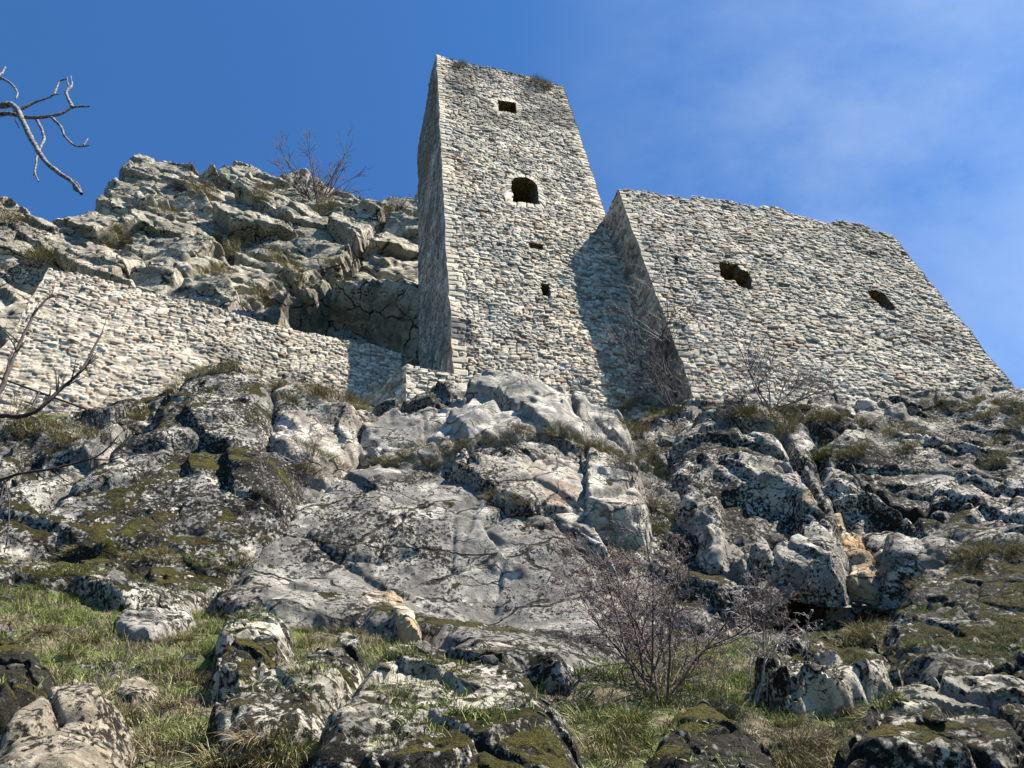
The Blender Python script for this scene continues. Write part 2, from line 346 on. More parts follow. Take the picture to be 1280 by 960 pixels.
def basehit(u, v, off=0.0):
    Y = np.arange(2.2, 24, .04); r = ray(u, v); P = r[None] * (Y / r[1])[:, None]; q = tproj(P)
    below = q[:, 2] < base_h(q[:, 0], q[:, 1]) + off; i = int(np.argmax(below))
    return P[i] if below.any() else P[-1]
def build_terrain():
    xs = np.arange(-17, 21, 0.05); ts = np.arange(-14, 19, 0.05)
    X, T = np.meshgrid(xs, ts); x = X.ravel(); t = T.ravel()
    h = base_h(x, t)
    dh = np.gradient(h.reshape(X.shape), 0.05, axis=0).ravel()
    hc = tproj(np.array([basehit(1062, 772), basehit(985, 776)]))
    pit = np.exp(-(((x - hc[0, 0]) / .85) ** 2 + ((t - hc[0, 1]) / .62) ** 2) ** 2); pit = np.clip(pit + .7 * np.exp(-(((x - hc[1, 0]) / .6) ** 2 + ((t - hc[1, 1]) / .40) ** 2) ** 1.5), 0, 1)
    slope = TA + np.arctan(dh)                                   # inclination of the bare ground
    P = terr_pt(x, t, h)
    rocky = sstep(slope, math.radians(43), math.radians(54)) * sstep(t, -1.2, 0.6)
    rocky = np.clip(rocky + 0.55 * sstep(noise(P, .8, 3), .1, .4), 0, 1)
    fa, ea = facets(P, 1.1, 31, BED, (1.5, 1, .8), .55); fb, eb = facets(P, .38, 33, BED, (1.4, 1, .8), .6)
    rocky = np.clip(rocky + 2.5 * pit, 0, 1)
    d = rocky * (fa * .34 + fb * .15 - .10 * (1 - sstep(ea, 0, .07))) + fbm(P, 1.3, 4, .5, 9) * .14 + fbm(P, 7, 3, .55, 4) * .03
    P = terr_pt(x, t, h + d) + pit[:, None] * 2.4 * unit([.10, .90, .30])[None]     # dark hollow under the ledge
    return mesh_np('hillside', P, gridquads(len(xs), len(ts)), M['hill'], {'rocky': rocky})
hill = tag(build_terrain(), 'steep rocky hillside with grass, moss and lichen under the castle', 'hillside', kind='structure')
_g = 900.0
ground = mesh_np('ground', [(-_g, -_g, -6.6), (_g, -_g, -6.6), (_g, _g, -6.6), (-_g, _g, -6.6)], [(0, 1, 2, 3)], M['wood'])
tag(ground, 'valley ground below the castle hill', 'ground', kind='structure')
def build_sky_block_hills():  # slopes out of view, added to cut the low sky light
    aa = np.linspace(math.radians(75), math.radians(345), 150); rr = np.linspace(0, 1, 40)
    A, Rr = np.meshgrid(aa, rr); a = A.ravel(); k = Rr.ravel(); r = 45 + 335 * k
    P = np.stack([np.sin(a) * r, np.cos(a) * r, k * 0], 1)
    f = sstep(np.minimum(a - aa[0], (aa[-1] - a) * 2.2), 0, .6)
    left = sstep(a, math.radians(190), math.radians(260))
    P[:, 2] = -7 + (k ** (1.2 - .25 * left)) * f * (300 + 140 * left + 70 * noise(P, .006, 700) + 40 * noise(P, .02, 701)) + fbm(P, .05, 3, .5, 702) * 6 * k
    o = mesh_np('sky_block_hills', P, gridquads(150, 40), M['wood'])
    return tag(o, 'unseen wooded slopes added to block low sky light', 'sky_block_hills', kind='structure')

# ------------------------------------------------------------------ rocks: outline on a plane, rounded, fractured and displaced, sunk into the hill
def seg_dist(px, py, poly, closed=True):
    n = len(poly); d = np.full(px.shape, 1e9); ins = np.zeros(px.shape, bool)
    rng_ = range(n) if closed else range(n - 1)
    for i in rng_:
        ax_, ay_ = poly[i]; bx, by = poly[(i + 1) % n]
        ex, ey = bx - ax_, by - ay_; L2 = ex * ex + ey * ey + 1e-12
        k = np.clip(((px - ax_) * ex + (py - ay_) * ey) / L2, 0, 1)
        d = np.minimum(d, np.hypot(px - ax_ - k * ex, py - ay_ - k * ey))
        if closed:
            c = (ay_ > py) != (by > py)
            with np.errstate(divide='ignore', invalid='ignore'):
                ins ^= c & (px < ex * (py - ay_) / (ey if abs(ey) > 1e-12 else 1e-12) + ax_)
    return np.where(ins, d, -d) if closed else d
def nrm(dip, yaw):
    """outward normal of a rock face leaning back by dip degrees from vertical, turned yaw degrees towards +X"""
    a, b = math.radians(dip), math.radians(yaw)
    return np.array([math.sin(b) * math.cos(a), -math.cos(b) * math.cos(a), math.sin(a)])
def rock(name, label, cat, poly, Y, dip, yaw, mat, thick=1.2, rnd=.5, res=.035, seed=0, big=(1.0, .22), small=(.3, .07), fb=(.9, .10), steps=(), cracks=(), edge=.12, pn=2.0, rot=BED, joint=.06, group=None, aniso=(1.25, 1, .9), tilt=.6, out=None, wn=.12, flat_ok=True, sharp=40, grow=None):
    n = nrm(dip, yaw); cu, cv = np.mean([p[0] for p in poly]), np.mean([p[1] for p in poly])
    conform = Y < 20
    if conform:                                                  # the rock swells out of the slope it belongs to
        out = out if out is not None else .2 * thick + .06
        P0 = TO.copy(); n = TN; a = np.array([1.0, 0, 0]); b = TT
        def to2(q): h_ = tproj(basehit(q[0], q[1], out * .6)[None])[0]; return (h_[0], h_[1])
    else:
        P0 = at(cu, cv, Y); a = -unit(np.cross(n, [0, 0, 1])); b = np.cross(n, a)
        if b[2] < 0: b = -b
        if np.cross(a, b) @ n < 0: a = -a
        def to2(q): p = onplane(q[0], q[1], P0, n) - P0; return (p @ a, p @ b)
    p2 = np.array([to2(q) for q in poly])
    mn, mx = p2.min(0) - 3 * res - edge - rnd * .6, p2.max(0) + 3 * res + edge + rnd * .6
    xs = np.arange(mn[0], mx[0], res); ys = np.arange(mn[1], mx[1], res)
    X, Yg = np.meshgrid(xs, ys); x, y = X.ravel(), Yg.ravel()
    P = P0 + x[:, None] * a + y[:, None] * b
    if conform: P = P + (base_h(x, y) + out)[:, None] * n
    d = seg_dist(x, y, p2) + fbm(P, 1.1 / max(.3, rnd), 3, .55, seed + 3) * edge + fbm(P, 6, 2, .5, seed + 8) * edge * .25
    d = d + (grow if grow is not None else .4 * rnd)
    k = np.clip(d / rnd, 0, 1); z = -thick * (1 - np.sqrt(np.clip(1 - (1 - k) ** 2, 0, 1)))
    Pd = P + z[:, None] * n
    fa, ea = facets(Pd, big[0], seed + 11, rot, aniso, tilt, pn); f2, e2 = facets(Pd, small[0], seed + 13, rot, aniso, tilt, pn)
    disp = fa * big[1] * 1.15 + f2 * small[1] * 1.35 * sstep(fbm(P, .7, 2, .5, seed + 2), -.4, .15) - joint * 1.8 * (1 - sstep(ea, 0, .05)) - joint * .7 * (1 - sstep(e2, 0, .07)) * sstep(fbm(P, .9, 2, .5, seed + 4), -.1, .3) + fbm(Pd, fb[0], 5, .52, seed) * fb[1]
    f3, e3 = facets(Pd, small[0] * .38, seed + 15, rot, aniso, tilt, pn); disp = disp + f3 * small[1] * .42 * sstep(fbm(P, 1.1 / small[0] * .4, 2, .5, seed + 5), -.4, .2) + fbm(Pd, 2.2 / small[0], 3, .6, seed + 6) * small[1] * .16
    for sp, dz, r2 in steps:
        q = np.array([to2(s) for s in sp]); ds = seg_dist(x, y, q) + fbm(P, 2.5, 3, .5, seed + 21) * .06
        disp = disp + dz * sstep(ds, 0, r2)
    for cp, wd, dep in cracks:
        q = np.array([to2(s) for s in cp]); dc = seg_dist(x, y, q, False) + fbm(P, 3.0, 3, .5, seed + 27) * wd * .8
        disp = disp - dep * np.exp(-(np.clip(dc, 0, 9) / wd) ** 2)
    dg = np.pad(disp.reshape(X.shape), 1, mode='edge')
    for _ in range(1): dg = np.pad((dg[1:-1, 1:-1] * 4 + (dg[:-2, 1:-1] + dg[2:, 1:-1] + dg[1:-1, :-2] + dg[1:-1, 2:]) * 2 + dg[:-2, :-2] + dg[2:, 2:] + dg[:-2, 2:] + dg[2:, :-2]) / 16, 1, mode='edge')
    disp = dg[1:-1, 1:-1].ravel() + fbm(P, 9, 2, .6, seed + 31) * small[1] * .12
    z = z + disp * sstep(d, -.02, rnd * .5)
    V = P + z[:, None] * n
    Q = gridquads(len(xs), len(ys)); keep = (d[Q] > -1.2 * res).any(1); Q = Q[keep]
    use = np.unique(Q); re = np.full(len(V), -1); re[use] = np.arange(len(use)); V = V[use]; Q = re[Q]
    org = np.array([V[:, 0].mean(), V[:, 1].mean(), V[:, 2].min()])
    o = mesh_np(name, V, Q, mat, smooth=flat_ok, origin=org)
    o.data.set_sharp_from_angle(angle=math.radians(sharp))
    return tag(o, label, cat, group)

# upper crag, behind the castle
rock('crag', 'tall fractured grey green crag rising behind the low curtain wall', 'crag',
     [(-160, 300), (-60, 270), (0, 262), (30, 258), (58, 276), (96, 262), (128, 238), (124, 214), (150, 196), (182, 188), (215, 194), (258, 212), (290, 200), (318, 204), (345, 216), (372, 204), (395, 212), (432, 228), (462, 240), (478, 238), (520, 240), (600, 240), (640, 560), (-160, 560)],
     20.9, 14, 12, M['crag'], thick=9, rnd=1.6, res=.055, flat_ok=True, seed=47, big=(3.5, 1.25), small=(1.25, .30), fb=(.9, .07), edge=.3, joint=.30,
     rot=rotmat((0, 1, 0), -38), aniso=(1.7, 1.0, .75), tilt=.6,
     cracks=[([(220, 370), (260, 340), (295, 318), (270, 290)], .22, 1.1), ([(430, 335), (460, 305), (485, 265)], .2, 1.0), ([(315, 400), (345, 365), (420, 340), (470, 370), (520, 395)], .5, .6)],
     steps=[([(320, 395), (350, 368), (420, 345), (500, 372), (540, 390), (540, 540), (300, 540)], -2.6, .9)])
rock('mossy_outcrop', 'big moss and lichen blotched outcrop below the left curtain wall', 'rock',
     [(-30, 640), (60, 610), (120, 575), (190, 530), (225, 490), (262, 466), (300, 460), (345, 474), (352, 520), (345, 562), (372, 590), (352, 640), (318, 690), (272, 724), (200, 725), (120, 700), (30, 690), (-40, 690)],
     9.7, 34, 4, M['mossy'], thick=1.1, rnd=0.8, seed=50, big=(1.5, .30), small=(.5, .10), out=0.42, fb=(.8, .14), joint=.05,
     cracks=[([(345, 480), (340, 560)], .10, .35), ([(60, 640), (160, 570), (250, 565), (330, 575)], .10, .18)])
rock('lichen_ledge', 'low black and white lichen ledge at the top edge of the grass', 'rock',
     [(-40, 705), (40, 712), (110, 708), (180, 712), (240, 715), (285, 725), (275, 748), (210, 752), (150, 748), (90, 728), (20, 722), (-40, 722)],
     8.0, 28, -4, M['mossy'], thick=.8, rnd=.22, res=.025, seed=55, big=(.6, .10), small=(.2, .05), out=0.3, fb=(1.5, .06), edge=.06)
rock('buff_outcrop', 'buff fractured rock beside the moss topped outcrop, under the curtain wall', 'rock',
     [(345, 478), (372, 478), (408, 492), (440, 505), (452, 535), (440, 572), (405, 590), (368, 585), (342, 560)],
     11.7, 30, 8, M['pink'], thick=0.8, rnd=0.4, out=0.4, seed=58, big=(.8, .22), small=(.3, .08))
rock('grey_outcrop', 'pale grey fissured outcrop directly under the tower', 'rock',
     [(448, 566), (456, 540), (474, 528), (505, 512), (560, 502), (604, 486), (650, 484), (692, 494), (722, 496), (752, 514), (782, 545), (790, 585), (740, 575), (640, 560), (560, 575), (500, 592)],
     12.2, 30, 2, M['grey'], thick=0.9, rnd=0.5, seed=60, big=(1.1, .24), small=(.35, .07), out=0.4, fb=(1.0, .10),
     cracks=[([(590, 500), (570, 530), (540, 545), (515, 560)], .07, .3), ([(520, 505), (580, 512), (600, 500)], .06, .2), ([(690, 490), (720, 530), (740, 560)], .06, .2), ([(455, 560), (480, 575)], .1, .3)],
     steps=[([(580, 500), (700, 485), (750, 520), (740, 590), (600, 590), (560, 540)], .25, .12)])
rock('grey_slab', 'wide smooth blue grey slab in the middle of the cliff', 'rock',
     [(256, 754), (300, 712), (340, 672), (372, 628), (420, 600), (470, 590), (540, 592), (600, 612), (640, 640), (690, 648), (722, 678), (752, 702), (762, 742), (748, 770), (775, 805), (700, 835), (600, 828), (540, 790), (440, 770), (340, 768)],
     9.0, 33, 5, M['slab'], thick=0.75, rnd=0.5, res=.03, seed=70, big=(2.1, .17), small=(.6, .07), out=0.3, fb=(.6, .12), joint=.03, tilt=.35,
     cracks=[([(505, 660), (480, 690), (470, 710)], .035, .10), ([(380, 705), (430, 706), (475, 712), (520, 700)], .04, .10), ([(570, 640), (566, 720)], .03, .06), ([(610, 600), (560, 760)], .03, .05)],
     steps=[])
rock('pink_block', 'pinkish lichen spotted block with an undercut edge above the slab', 'rock',
     [(562, 598), (588, 568), (640, 552), (700, 556), (748, 572), (790, 586), (806, 622), (812, 662), (778, 664), (738, 655), (700, 640), (650, 636), (610, 622)],
     10.3, 26, 3, M['pink'], thick=0.9, rnd=0.3, res=.028, seed=80, big=(.9, .18), small=(.3, .06), out=0.42, fb=(1.2, .08),
     cracks=[([(735, 570), (732, 650)], .03, .08), ([(775, 612), (810, 620)], .04, .15)],
     steps=[([(735, 572), (800, 585), (815, 660), (770, 665), (732, 650)], .22, .08)])
rock('wedge_rock', 'tan pointed wedge of rock slipped under the pink block', 'rock',
     [(690, 648), (722, 642), (738, 655), (762, 690), (766, 706), (742, 692), (716, 672)],
     9.5, 25, 10, M['pink'], thick=0.6, rnd=0.15, res=.02, out=0.3, seed=84, big=(.5, .08), small=(.2, .03), edge=.04)
rock('overhanging_rock', 'lichen spotted rock mass with notched front, below the left end of the large curtain wall', 'rock',
     [(838, 560), (858, 528), (900, 512), (960, 510), (1008, 522), (1016, 580), (1040, 640), (1052, 690), (1040, 712), (1000, 690), (960, 672), (930, 700), (890, 690), (855, 640), (840, 600)],
     11.6, 26, -4, M['right'], thick=1.2, rnd=0.6, seed=90, big=(1.2, .30), small=(.42, .11), out=0.5, fb=(.9, .12),
     cracks=[([(880, 545), (940, 545), (975, 550), (1005, 600), (1030, 660)], .09, .30), ([(930, 640), (985, 630), (1000, 660)], .08, .25)],
     steps=[([(900, 625), (980, 620), (1010, 690), (900, 700)], -.25, .1)])
rock('pale_block', 'pale grey block wedged above the dark hollow', 'rock',
     [(938, 692), (950, 678), (968, 690), (1000, 684), (1030, 690), (1050, 705), (1048, 720), (1010, 716), (975, 708), (945, 704)],
     9.9, -6, -8, M['white'], thick=.62, rnd=0.18, res=.025, out=.42, wn=1.0, seed=94, big=(.6, .12), small=(.25, .05), edge=.05,
     cracks=[([(965, 690), (975, 725)], .04, .18)])
rock('rusty_rock', 'buff rust stained rock face behind the pale block', 'rock',
     [(1030, 655), (1052, 650), (1078, 680), (1098, 708), (1090, 722), (1058, 716), (1046, 690)],
     10.9, 6, -12, M['ochre'], thick=1.2, rnd=.25, seed=96, big=(.7, .16), small=(.3, .05))
rock('ledge_outcrop', 'rough layered outcrop right of the rust stained hollow', 'rock',
     [(1008, 560), (1050, 545), (1110, 540), (1180, 560), (1240, 580), (1310, 600), (1330, 680), (1260, 700), (1200, 694), (1150, 716), (1108, 712), (1078, 668), (1040, 640)],
     11.4, 30, 4, M['right'], thick=1.1, rnd=0.6, seed=100, big=(1.0, .30), small=(.36, .13), out=0.45, fb=(1.0, .12),
     cracks=[([(1050, 590), (1110, 640), (1180, 660), (1250, 640)], .09, .28), ([(1085, 660), (1150, 650), (1200, 640)], .07, .22)])
rock('rubble_slope', 'broken rocky bank running up to the large wall at right', 'rock',
     [(1000, 532), (1060, 510), (1130, 498), (1210, 492), (1290, 490), (1340, 520), (1340, 612), (1250, 590), (1190, 566), (1110, 548), (1040, 552)],
     14.3, 42, 4, M['right'], thick=0.8, rnd=0.5, res=.04, seed=104, big=(.8, .24), small=(.3, .12), out=0.35, fb=(1.0, .14))
rock('cave_lip', 'crumbly white and black streaked rocks below the dark hollow', 'rock',
     [(948, 842), (975, 800), (1010, 806), (1040, 812), (1075, 800), (1098, 816), (1120, 852), (1060, 866), (1000, 866)],
     7.7, 34, 6, M['fg'], thick=.9, rnd=.2, res=.022, out=0.35, seed=108, big=(.4, .14), small=(.16, .05), edge=.08)
rock('dark_mossy_boulder', 'large dark moss covered boulder at the right edge', 'rock',
     [(1104, 806), (1116, 770), (1150, 722), (1196, 696), (1250, 684), (1320, 684), (1340, 860), (1260, 862), (1190, 856), (1130, 858)],
     7.6, 30, -10, M['dark'], thick=1.3, rnd=0.4, res=.025, seed=110, big=(.9, .09), small=(.28, .07), out=.36, fb=(1.2, .10))
rock('lichen_boulder', 'nearest boulder, moss capped with white and black lichen, bottom centre', 'boulder',
     [(360, 1010), (400, 930), (428, 872), (470, 838), (520, 830), (560, 832), (600, 822), (645, 838), (690, 872), (720, 920), (745, 1010)],
     4.35, 38, 0, M['fg'], thick=1.2, rnd=.35, res=.012, seed=120, big=(.42, .09), small=(.14, .03), wn=3.0, out=.36, fb=(2.2, .05), edge=.05, joint=.03)
rock('streaked_rock', 'slanting white streaked rock with tufts, left of the nearest boulder', 'rock',
     [(268, 905), (310, 868), (360, 840), (420, 818), (452, 826), (430, 870), (395, 930), (330, 940), (280, 935)],
     4.75, 45, -5, M['fg'], thick=.5, rnd=.22, res=.012, seed=124, big=(.3, .07), small=(.11, .025), wn=3.0, out=.28, fb=(2.5, .04), edge=.04, joint=.02)
rock('moss_spotted_boulder', 'small upright boulder with moss spots standing in the grass', 'boulder',
     [(270, 850), (276, 800), (300, 778), (335, 772), (360, 790), (362, 822), (340, 846), (300, 862)],
     5.7, 30, 12, M['fg'], thick=.6, rnd=.16, res=.012, seed=126, big=(.3, .07), small=(.12, .025), wn=3.0, out=0.3, fb=(2.2, .04), edge=.04)
rock('tan_boulder', 'cracked tan boulder in the bottom left corner', 'boulder',
     [(-40, 1010), (0, 935), (45, 890), (100, 864), (140, 876), (156, 905), (150, 960), (120, 1010)],
     4.2, 36, 8, M['tan'], thick=0.9, rnd=.2, res=.012, seed=128, big=(.5, .06), small=(.16, .014), wn=3.0, out=.3, fb=(2.0, .04), edge=.04, joint=.03,
     cracks=[([(125, 900), (112, 960)], .012, .06), ([(60, 890), (80, 930)], .012, .05)])
rock('lichen_slab', 'black and white lichen slab with mossy top in the bottom right corner', 'rock',
     [(1050, 1010), (1068, 930), (1110, 898), (1170, 880), (1240, 866), (1330, 852), (1340, 1010)],
     4.9, 42, -4, M['fg'], thick=0.9, rnd=.28, res=.014, seed=130, big=(.4, .08), small=(.14, .03), wn=3.0, out=0.5, fb=(2.0, .05), edge=.05)
rock('moss_hump', 'mossy hump of rock right of the grassy gully at the bottom', 'rock',
     [(800, 1010), (812, 930), (840, 892), (880, 880), (930, 905), (975, 950), (990, 1010)],
     4.7, 42, 0, M['dark'], thick=0.8, rnd=.3, res=.014, seed=132, big=(.36, .06), small=(.13, .02), wn=3.0, out=.18, fb=(2.0, .05), edge=.05)
rock('moss_bank', 'mossy stone at the left edge above the tan boulder', 'rock',
     [(-40, 870), (-20, 815), (10, 800), (40, 820), (62, 850), (50, 880), (0, 890)],
     4.9, 40, 6, M['dark'], thick=.4, rnd=.15, res=.012, seed=134, big=(.3, .05), small=(.1, .02), wn=3.0, out=0.25, fb=(2.2, .04), edge=.04)

# ------------------------------------------------------------------ masonry
PAL = np.array([(.47, .445, .405), (.43, .42, .39), (.51, .485, .44), (.37, .36, .345), (.40, .37, .325), (.46, .45, .43), (.33, .31, .29), (.55, .53, .49)], np.float32)
def courses(x, z, seed, sw, sh, p=3.2):
    """rubble in rough courses: returns stone id hash, joint distance and offset inside the stone"""
    Z0 = np.zeros_like(x)
    wob = np.stack([x, z, Z0 + seed], 1)
    xx = x + noise(wob, 1.3, seed) * .10 + noise(wob, 5, seed + 1) * .03
    zz = z + noise(wob, .7, seed + 2) * .22 + noise(wob, 4.5, seed + 3) * .035
    a = zz / sh; r0 = np.floor(a).astype(np.int64)
    d1 = np.full(len(x), 9., np.float32); d2 = d1.copy(); idh = np.zeros(len(x), np.uint32); ox1 = np.zeros(len(x)); oz1 = np.zeros(len(x))
    for dr in (-1, 0, 1):
        r = r0 + dr
        w = sw * (.65 + .9 * h01(r, r * 0, r * 0, seed + 7))
        b = xx / w + 3.7 * h01(r, r * 0 + 1, r * 0, seed + 8); c0 = np.floor(b).astype(np.int64)
        for dc in (-1, 0, 1):
            c = c0 + dc; h = _h(c, r, r * 0, seed + 9)
            jx = (h & np.uint32(1023)).astype(np.float32) / 1023; jz = ((h >> np.uint32(10)) & np.uint32(1023)).astype(np.float32) / 1023
            ox = (b - c - .5 - .55 * (jx - .5)); oz = (a - r - .5 - .42 * (jz - .5))
            d = (np.abs(ox) ** p + np.abs(oz) ** p) ** (1 / p) - .27 * ((h >> np.uint32(20)) & np.uint32(255)).astype(np.float32) / 255
            m = d < d1
            d2 = np.where(m, d1, np.minimum(d2, d)); idh = np.where(m, h, idh); ox1 = np.where(m, ox, ox1); oz1 = np.where(m, oz, oz1); d1 = np.where(m, d, d1)
    return idh, (d2 - d1) * sh, ox1, oz1
def wall_sheet(O, ex, nout, w, zb, top, step, seed, sw=.27, sh=.135, relief=.05, holes=(), quoin=(0, 0), light=1.0, frames=(), stain_shade_f=None, tint=None, mortar=None, patches=(), qtint=(.475, .452, .405)):
    xs = np.linspace(0, w, max(2, int(round(w / step)) + 1)); zt = float(np.max(top(xs))); zs = np.linspace(zb, zt, int(round((zt - zb) / step)) + 1)
    X, Z = np.meshgrid(xs, zs); x, z = X.ravel(), Z.ravel(); tp = top(x); z = np.minimum(z, tp)
    idh, ed, ox, oz = courses(x, z, seed, sw, sh)
    r1 = (idh & np.uint32(255)).astype(np.float32) / 255; r2 = ((idh >> np.uint32(8)) & np.uint32(255)).astype(np.float32) / 255; r3 = ((idh >> np.uint32(16)) & np.uint32(255)).astype(np.float32) / 255
    hgt = sstep(ed, .001, .022) * relief * (.5 + .9 * r1) + .6 * relief * ((r2 - .5) * ox * 1.6 + (r3 - .5) * oz * 2.6) * sstep(ed, 0, .02)
    col = PAL[(r2 * 7.99).astype(int)] * (.60 + .70 * r3)[:, None]; col = np.where((r1 > .975)[:, None], np.array((.27, .20, .145), np.float32), col); col = np.where((r1 < .05)[:, None], np.array((.17, .165, .16), np.float32), col)
    joint = 1 - sstep(ed, .002, .019)
    # dressed corner stones
    for side, on in enumerate(quoin):
        if not on: continue
        q = x if side == 0 else w - x
        rz = z / .235 + .3 * noise(np.stack([z * 0, z, z * 0], 1), 1.0, 77); rr = np.floor(rz).astype(np.int64); fr = (rz - rr) * .235
        qw = np.where((rr % 2) == 0, 0.24, .46) * (.75 + .45 * h01(rr, rr * 0 + side, rr * 0, 5))
        m = q < qw; eq = np.minimum(np.minimum(fr, .235 - fr), np.abs(qw - q))
        hr = h01(rr, rr * 0 + 3, rr * 0, 6)
        hgt = np.where(m, sstep(eq, 0, .03) * relief * .85, hgt); joint = np.where(m, 1 - sstep(eq, 0, .016), joint)
        col = np.where(m[:, None], np.array(qtint, np.float32) * (.68 + .50 * hr)[:, None], col)
    for fp in frames:                                            # dressed stones round an opening
        fp = np.array(fp); do = -seg_dist(x, z, fp); c_ = fp.mean(0); ang_ = np.arctan2(z - c_[1], x - c_[0]); rad_ = np.hypot(*(fp - c_).T).mean() + .1
        q_ = ang_ * rad_ / .21; qi = np.floor(q_).astype(np.int64); qf = (q_ - qi) * .21; hh_ = h01(qi, qi * 0, qi * 0, seed + 55); wd_ = .20 + .10 * hh_
        m = (do > -.1) & (do < wd_); e_ = np.minimum(np.minimum(qf, .21 - qf), np.minimum(wd_ - do, .05 + do * 0 + np.abs(do)))
        hgt = np.where(m, sstep(e_, 0, .025) * relief * .9, hgt); joint = np.where(m, 1 - sstep(e_, 0, .014), joint); col = np.where(m[:, None], np.array((.53, .51, .46), np.float32) * (.75 + .4 * hh_)[:, None], col)
    dedge = np.minimum(x, w - x)
    hgt = relief * .75 + (hgt - relief * .75) * sstep(dedge, 0, .05)
    P3 = np.stack([x, z, x * 0 + seed], 1)
    hgt = hgt + fbm(P3, .45, 3, .5, seed + 40) * .06 * sstep(dedge, 0, .5)
    V = np.asarray(O) + x[:, None] * np.asarray(ex) + (hgt - relief)[:, None] * np.asarray(nout)
    V[:, 2] = z
    V = V + np.stack([noise(V, .9, 61), noise(V, .9, 62), noise(V, .9, 63)], 1) * .05 + np.stack([noise(V, 3.6, 64), noise(V, 3.6, 65), noise(V, 3.6, 66)], 1) * .03
    st = (stain_shade_f(x, z) if stain_shade_f else np.zeros(len(x))) + 0 * x
    for (px0, px1, pz0, pz1, pc) in patches:
        m = (x > px0) & (x < px1) & (z > pz0) & (z < pz1); col = np.where(m[:, None], np.array(pc, np.float32), col); joint = np.where(m, 0, joint)
    if tint is not None: col = col * tint(x, z)
    if mortar is not None:
        mk = mortar(x, z) * .42; jj = np.clip(mk * (1 - sstep(ed, .006, .034)), 0, 1)
        col = col * (1 - jj[:, None]) + np.array((.44, .41, .355), np.float32) * jj[:, None]
        joint = joint * (1 - mk); V = V + (mk * (1 - sstep(ed, 0, .03)) * relief * .55)[:, None] * np.asarray(nout)
    Q = gridquads(len(xs), len(zs))
    c = np.stack([x[Q].mean(1), z[Q].mean(1)], 1)
    keep = (z[Q].max(1) - z[Q].min(1)) > 1e-4
    for hf in holes: keep &= seg_dist(c[:, 0], c[:, 1], hf) < step * .35
    toprow = (len(zs) - 1) * len(xs) + np.arange(len(xs))
    return V, Q[keep], dict(stone=col * light, joint=joint, stain_shade=st), V[toprow]
def join_sheets(name, sheets, mat, parent, origin):
    Vs, Qs, A, n = [], [], {}, 0
    for V, Q, at_, _ in sheets:
        Vs.append(V); Qs.append(Q + n); n += len(V)
        for k_, v_ in at_.items(): A.setdefault(k_, []).append(v_)
    return mesh_np(name, np.concatenate(Vs), np.concatenate(Qs), mat, {k_: np.concatenate(v_) for k_, v_ in A.items()}, parent=parent, origin=origin)
def strip_cap(topA, topB, n=7, seed=0):
    """rough top of a wall between its two upper edges"""
    m = len(topA); kk = np.linspace(0, 1, n)[:, None, None]
    B = topB
    if len(B) != m:
        f = np.linspace(0, len(B) - 1, m); i0 = np.clip(np.floor(f).astype(int), 0, len(B) - 2); B = B[i0] * (1 - (f - i0))[:, None] + B[i0 + 1] * (f - i0)[:, None]
    G = (topA[None] * (1 - kk) + B[None] * kk).reshape(-1, 3)
    mid = np.repeat((np.minimum(np.linspace(0, 1, n), 1 - np.linspace(0, 1, n)) > 0).astype(float), m)
    G = G.copy(); G[:, 2] += mid * noise(G, 3, seed) * .06
    nn = len(G); return G, gridquads(m, n), dict(stone=np.tile(np.array((.40, .37, .32), np.float32), (nn, 1)), joint=np.zeros(nn), stain_shade=np.full(nn, .3)), None
def opening(poly, O, ex, nout, depth, parent, origin, name='window', splay=.12, lab=None):
    """stone-lined recess: outline on the wall face, pushed back into the wall"""
    poly = np.array(poly, float); c = poly.mean(0); pts = []
    for i in range(len(poly)):
        a_, b_ = poly[i], poly[(i + 1) % len(poly)]; k_ = max(1, int(np.hypot(*(b_ - a_)) / .08))
        for j_ in range(k_): pts.append(a_ + (b_ - a_) * j_ / k_)
    pts = np.array(pts); m = len(pts); rows = []
    ks = np.linspace(0, 1, 9)
    for k_ in ks:
        p = c + (pts - c) * (1 + splay * k_ * (1 if splay > 0 else 1))
        W3 = np.asarray(O) + p[:, :1] * np.asarray(ex) - (k_ * depth + .012) * np.asarray(nout); W3[:, 2] = p[:, 1]
        if 0 < k_ < 1: W3 = W3 + np.stack([noise(W3, 5, 71), noise(W3, 5, 72), noise(W3, 5, 73)], 1) * .04
        rows.append(W3)
    V = np.concatenate(rows + [np.mean(rows[-1], 0)[None]]); Q = []
    for r in range(len(ks) - 1):
        for i in range(m): Q.append((r * m + i, r * m + (i + 1) % m, (r + 1) * m + (i + 1) % m, (r + 1) * m + i))
    b0 = (len(ks) - 1) * m; ci = len(V) - 1
    for i in range(m): Q.append((b0 + i, b0 + (i + 1) % m, ci, ci))
    me = bpy.data.meshes.new(name); me.from_pydata([tuple(v - origin) for v in V], [], [tuple(dict.fromkeys(q)) for q in Q]); me.materials.append(M['reveal'])
    o = bpy.data.objects.new(name, me); COL.objects.link(o); o.parent = parent; o.location = (0, 0, 0)
    if lab: o['label'] = lab
    return o

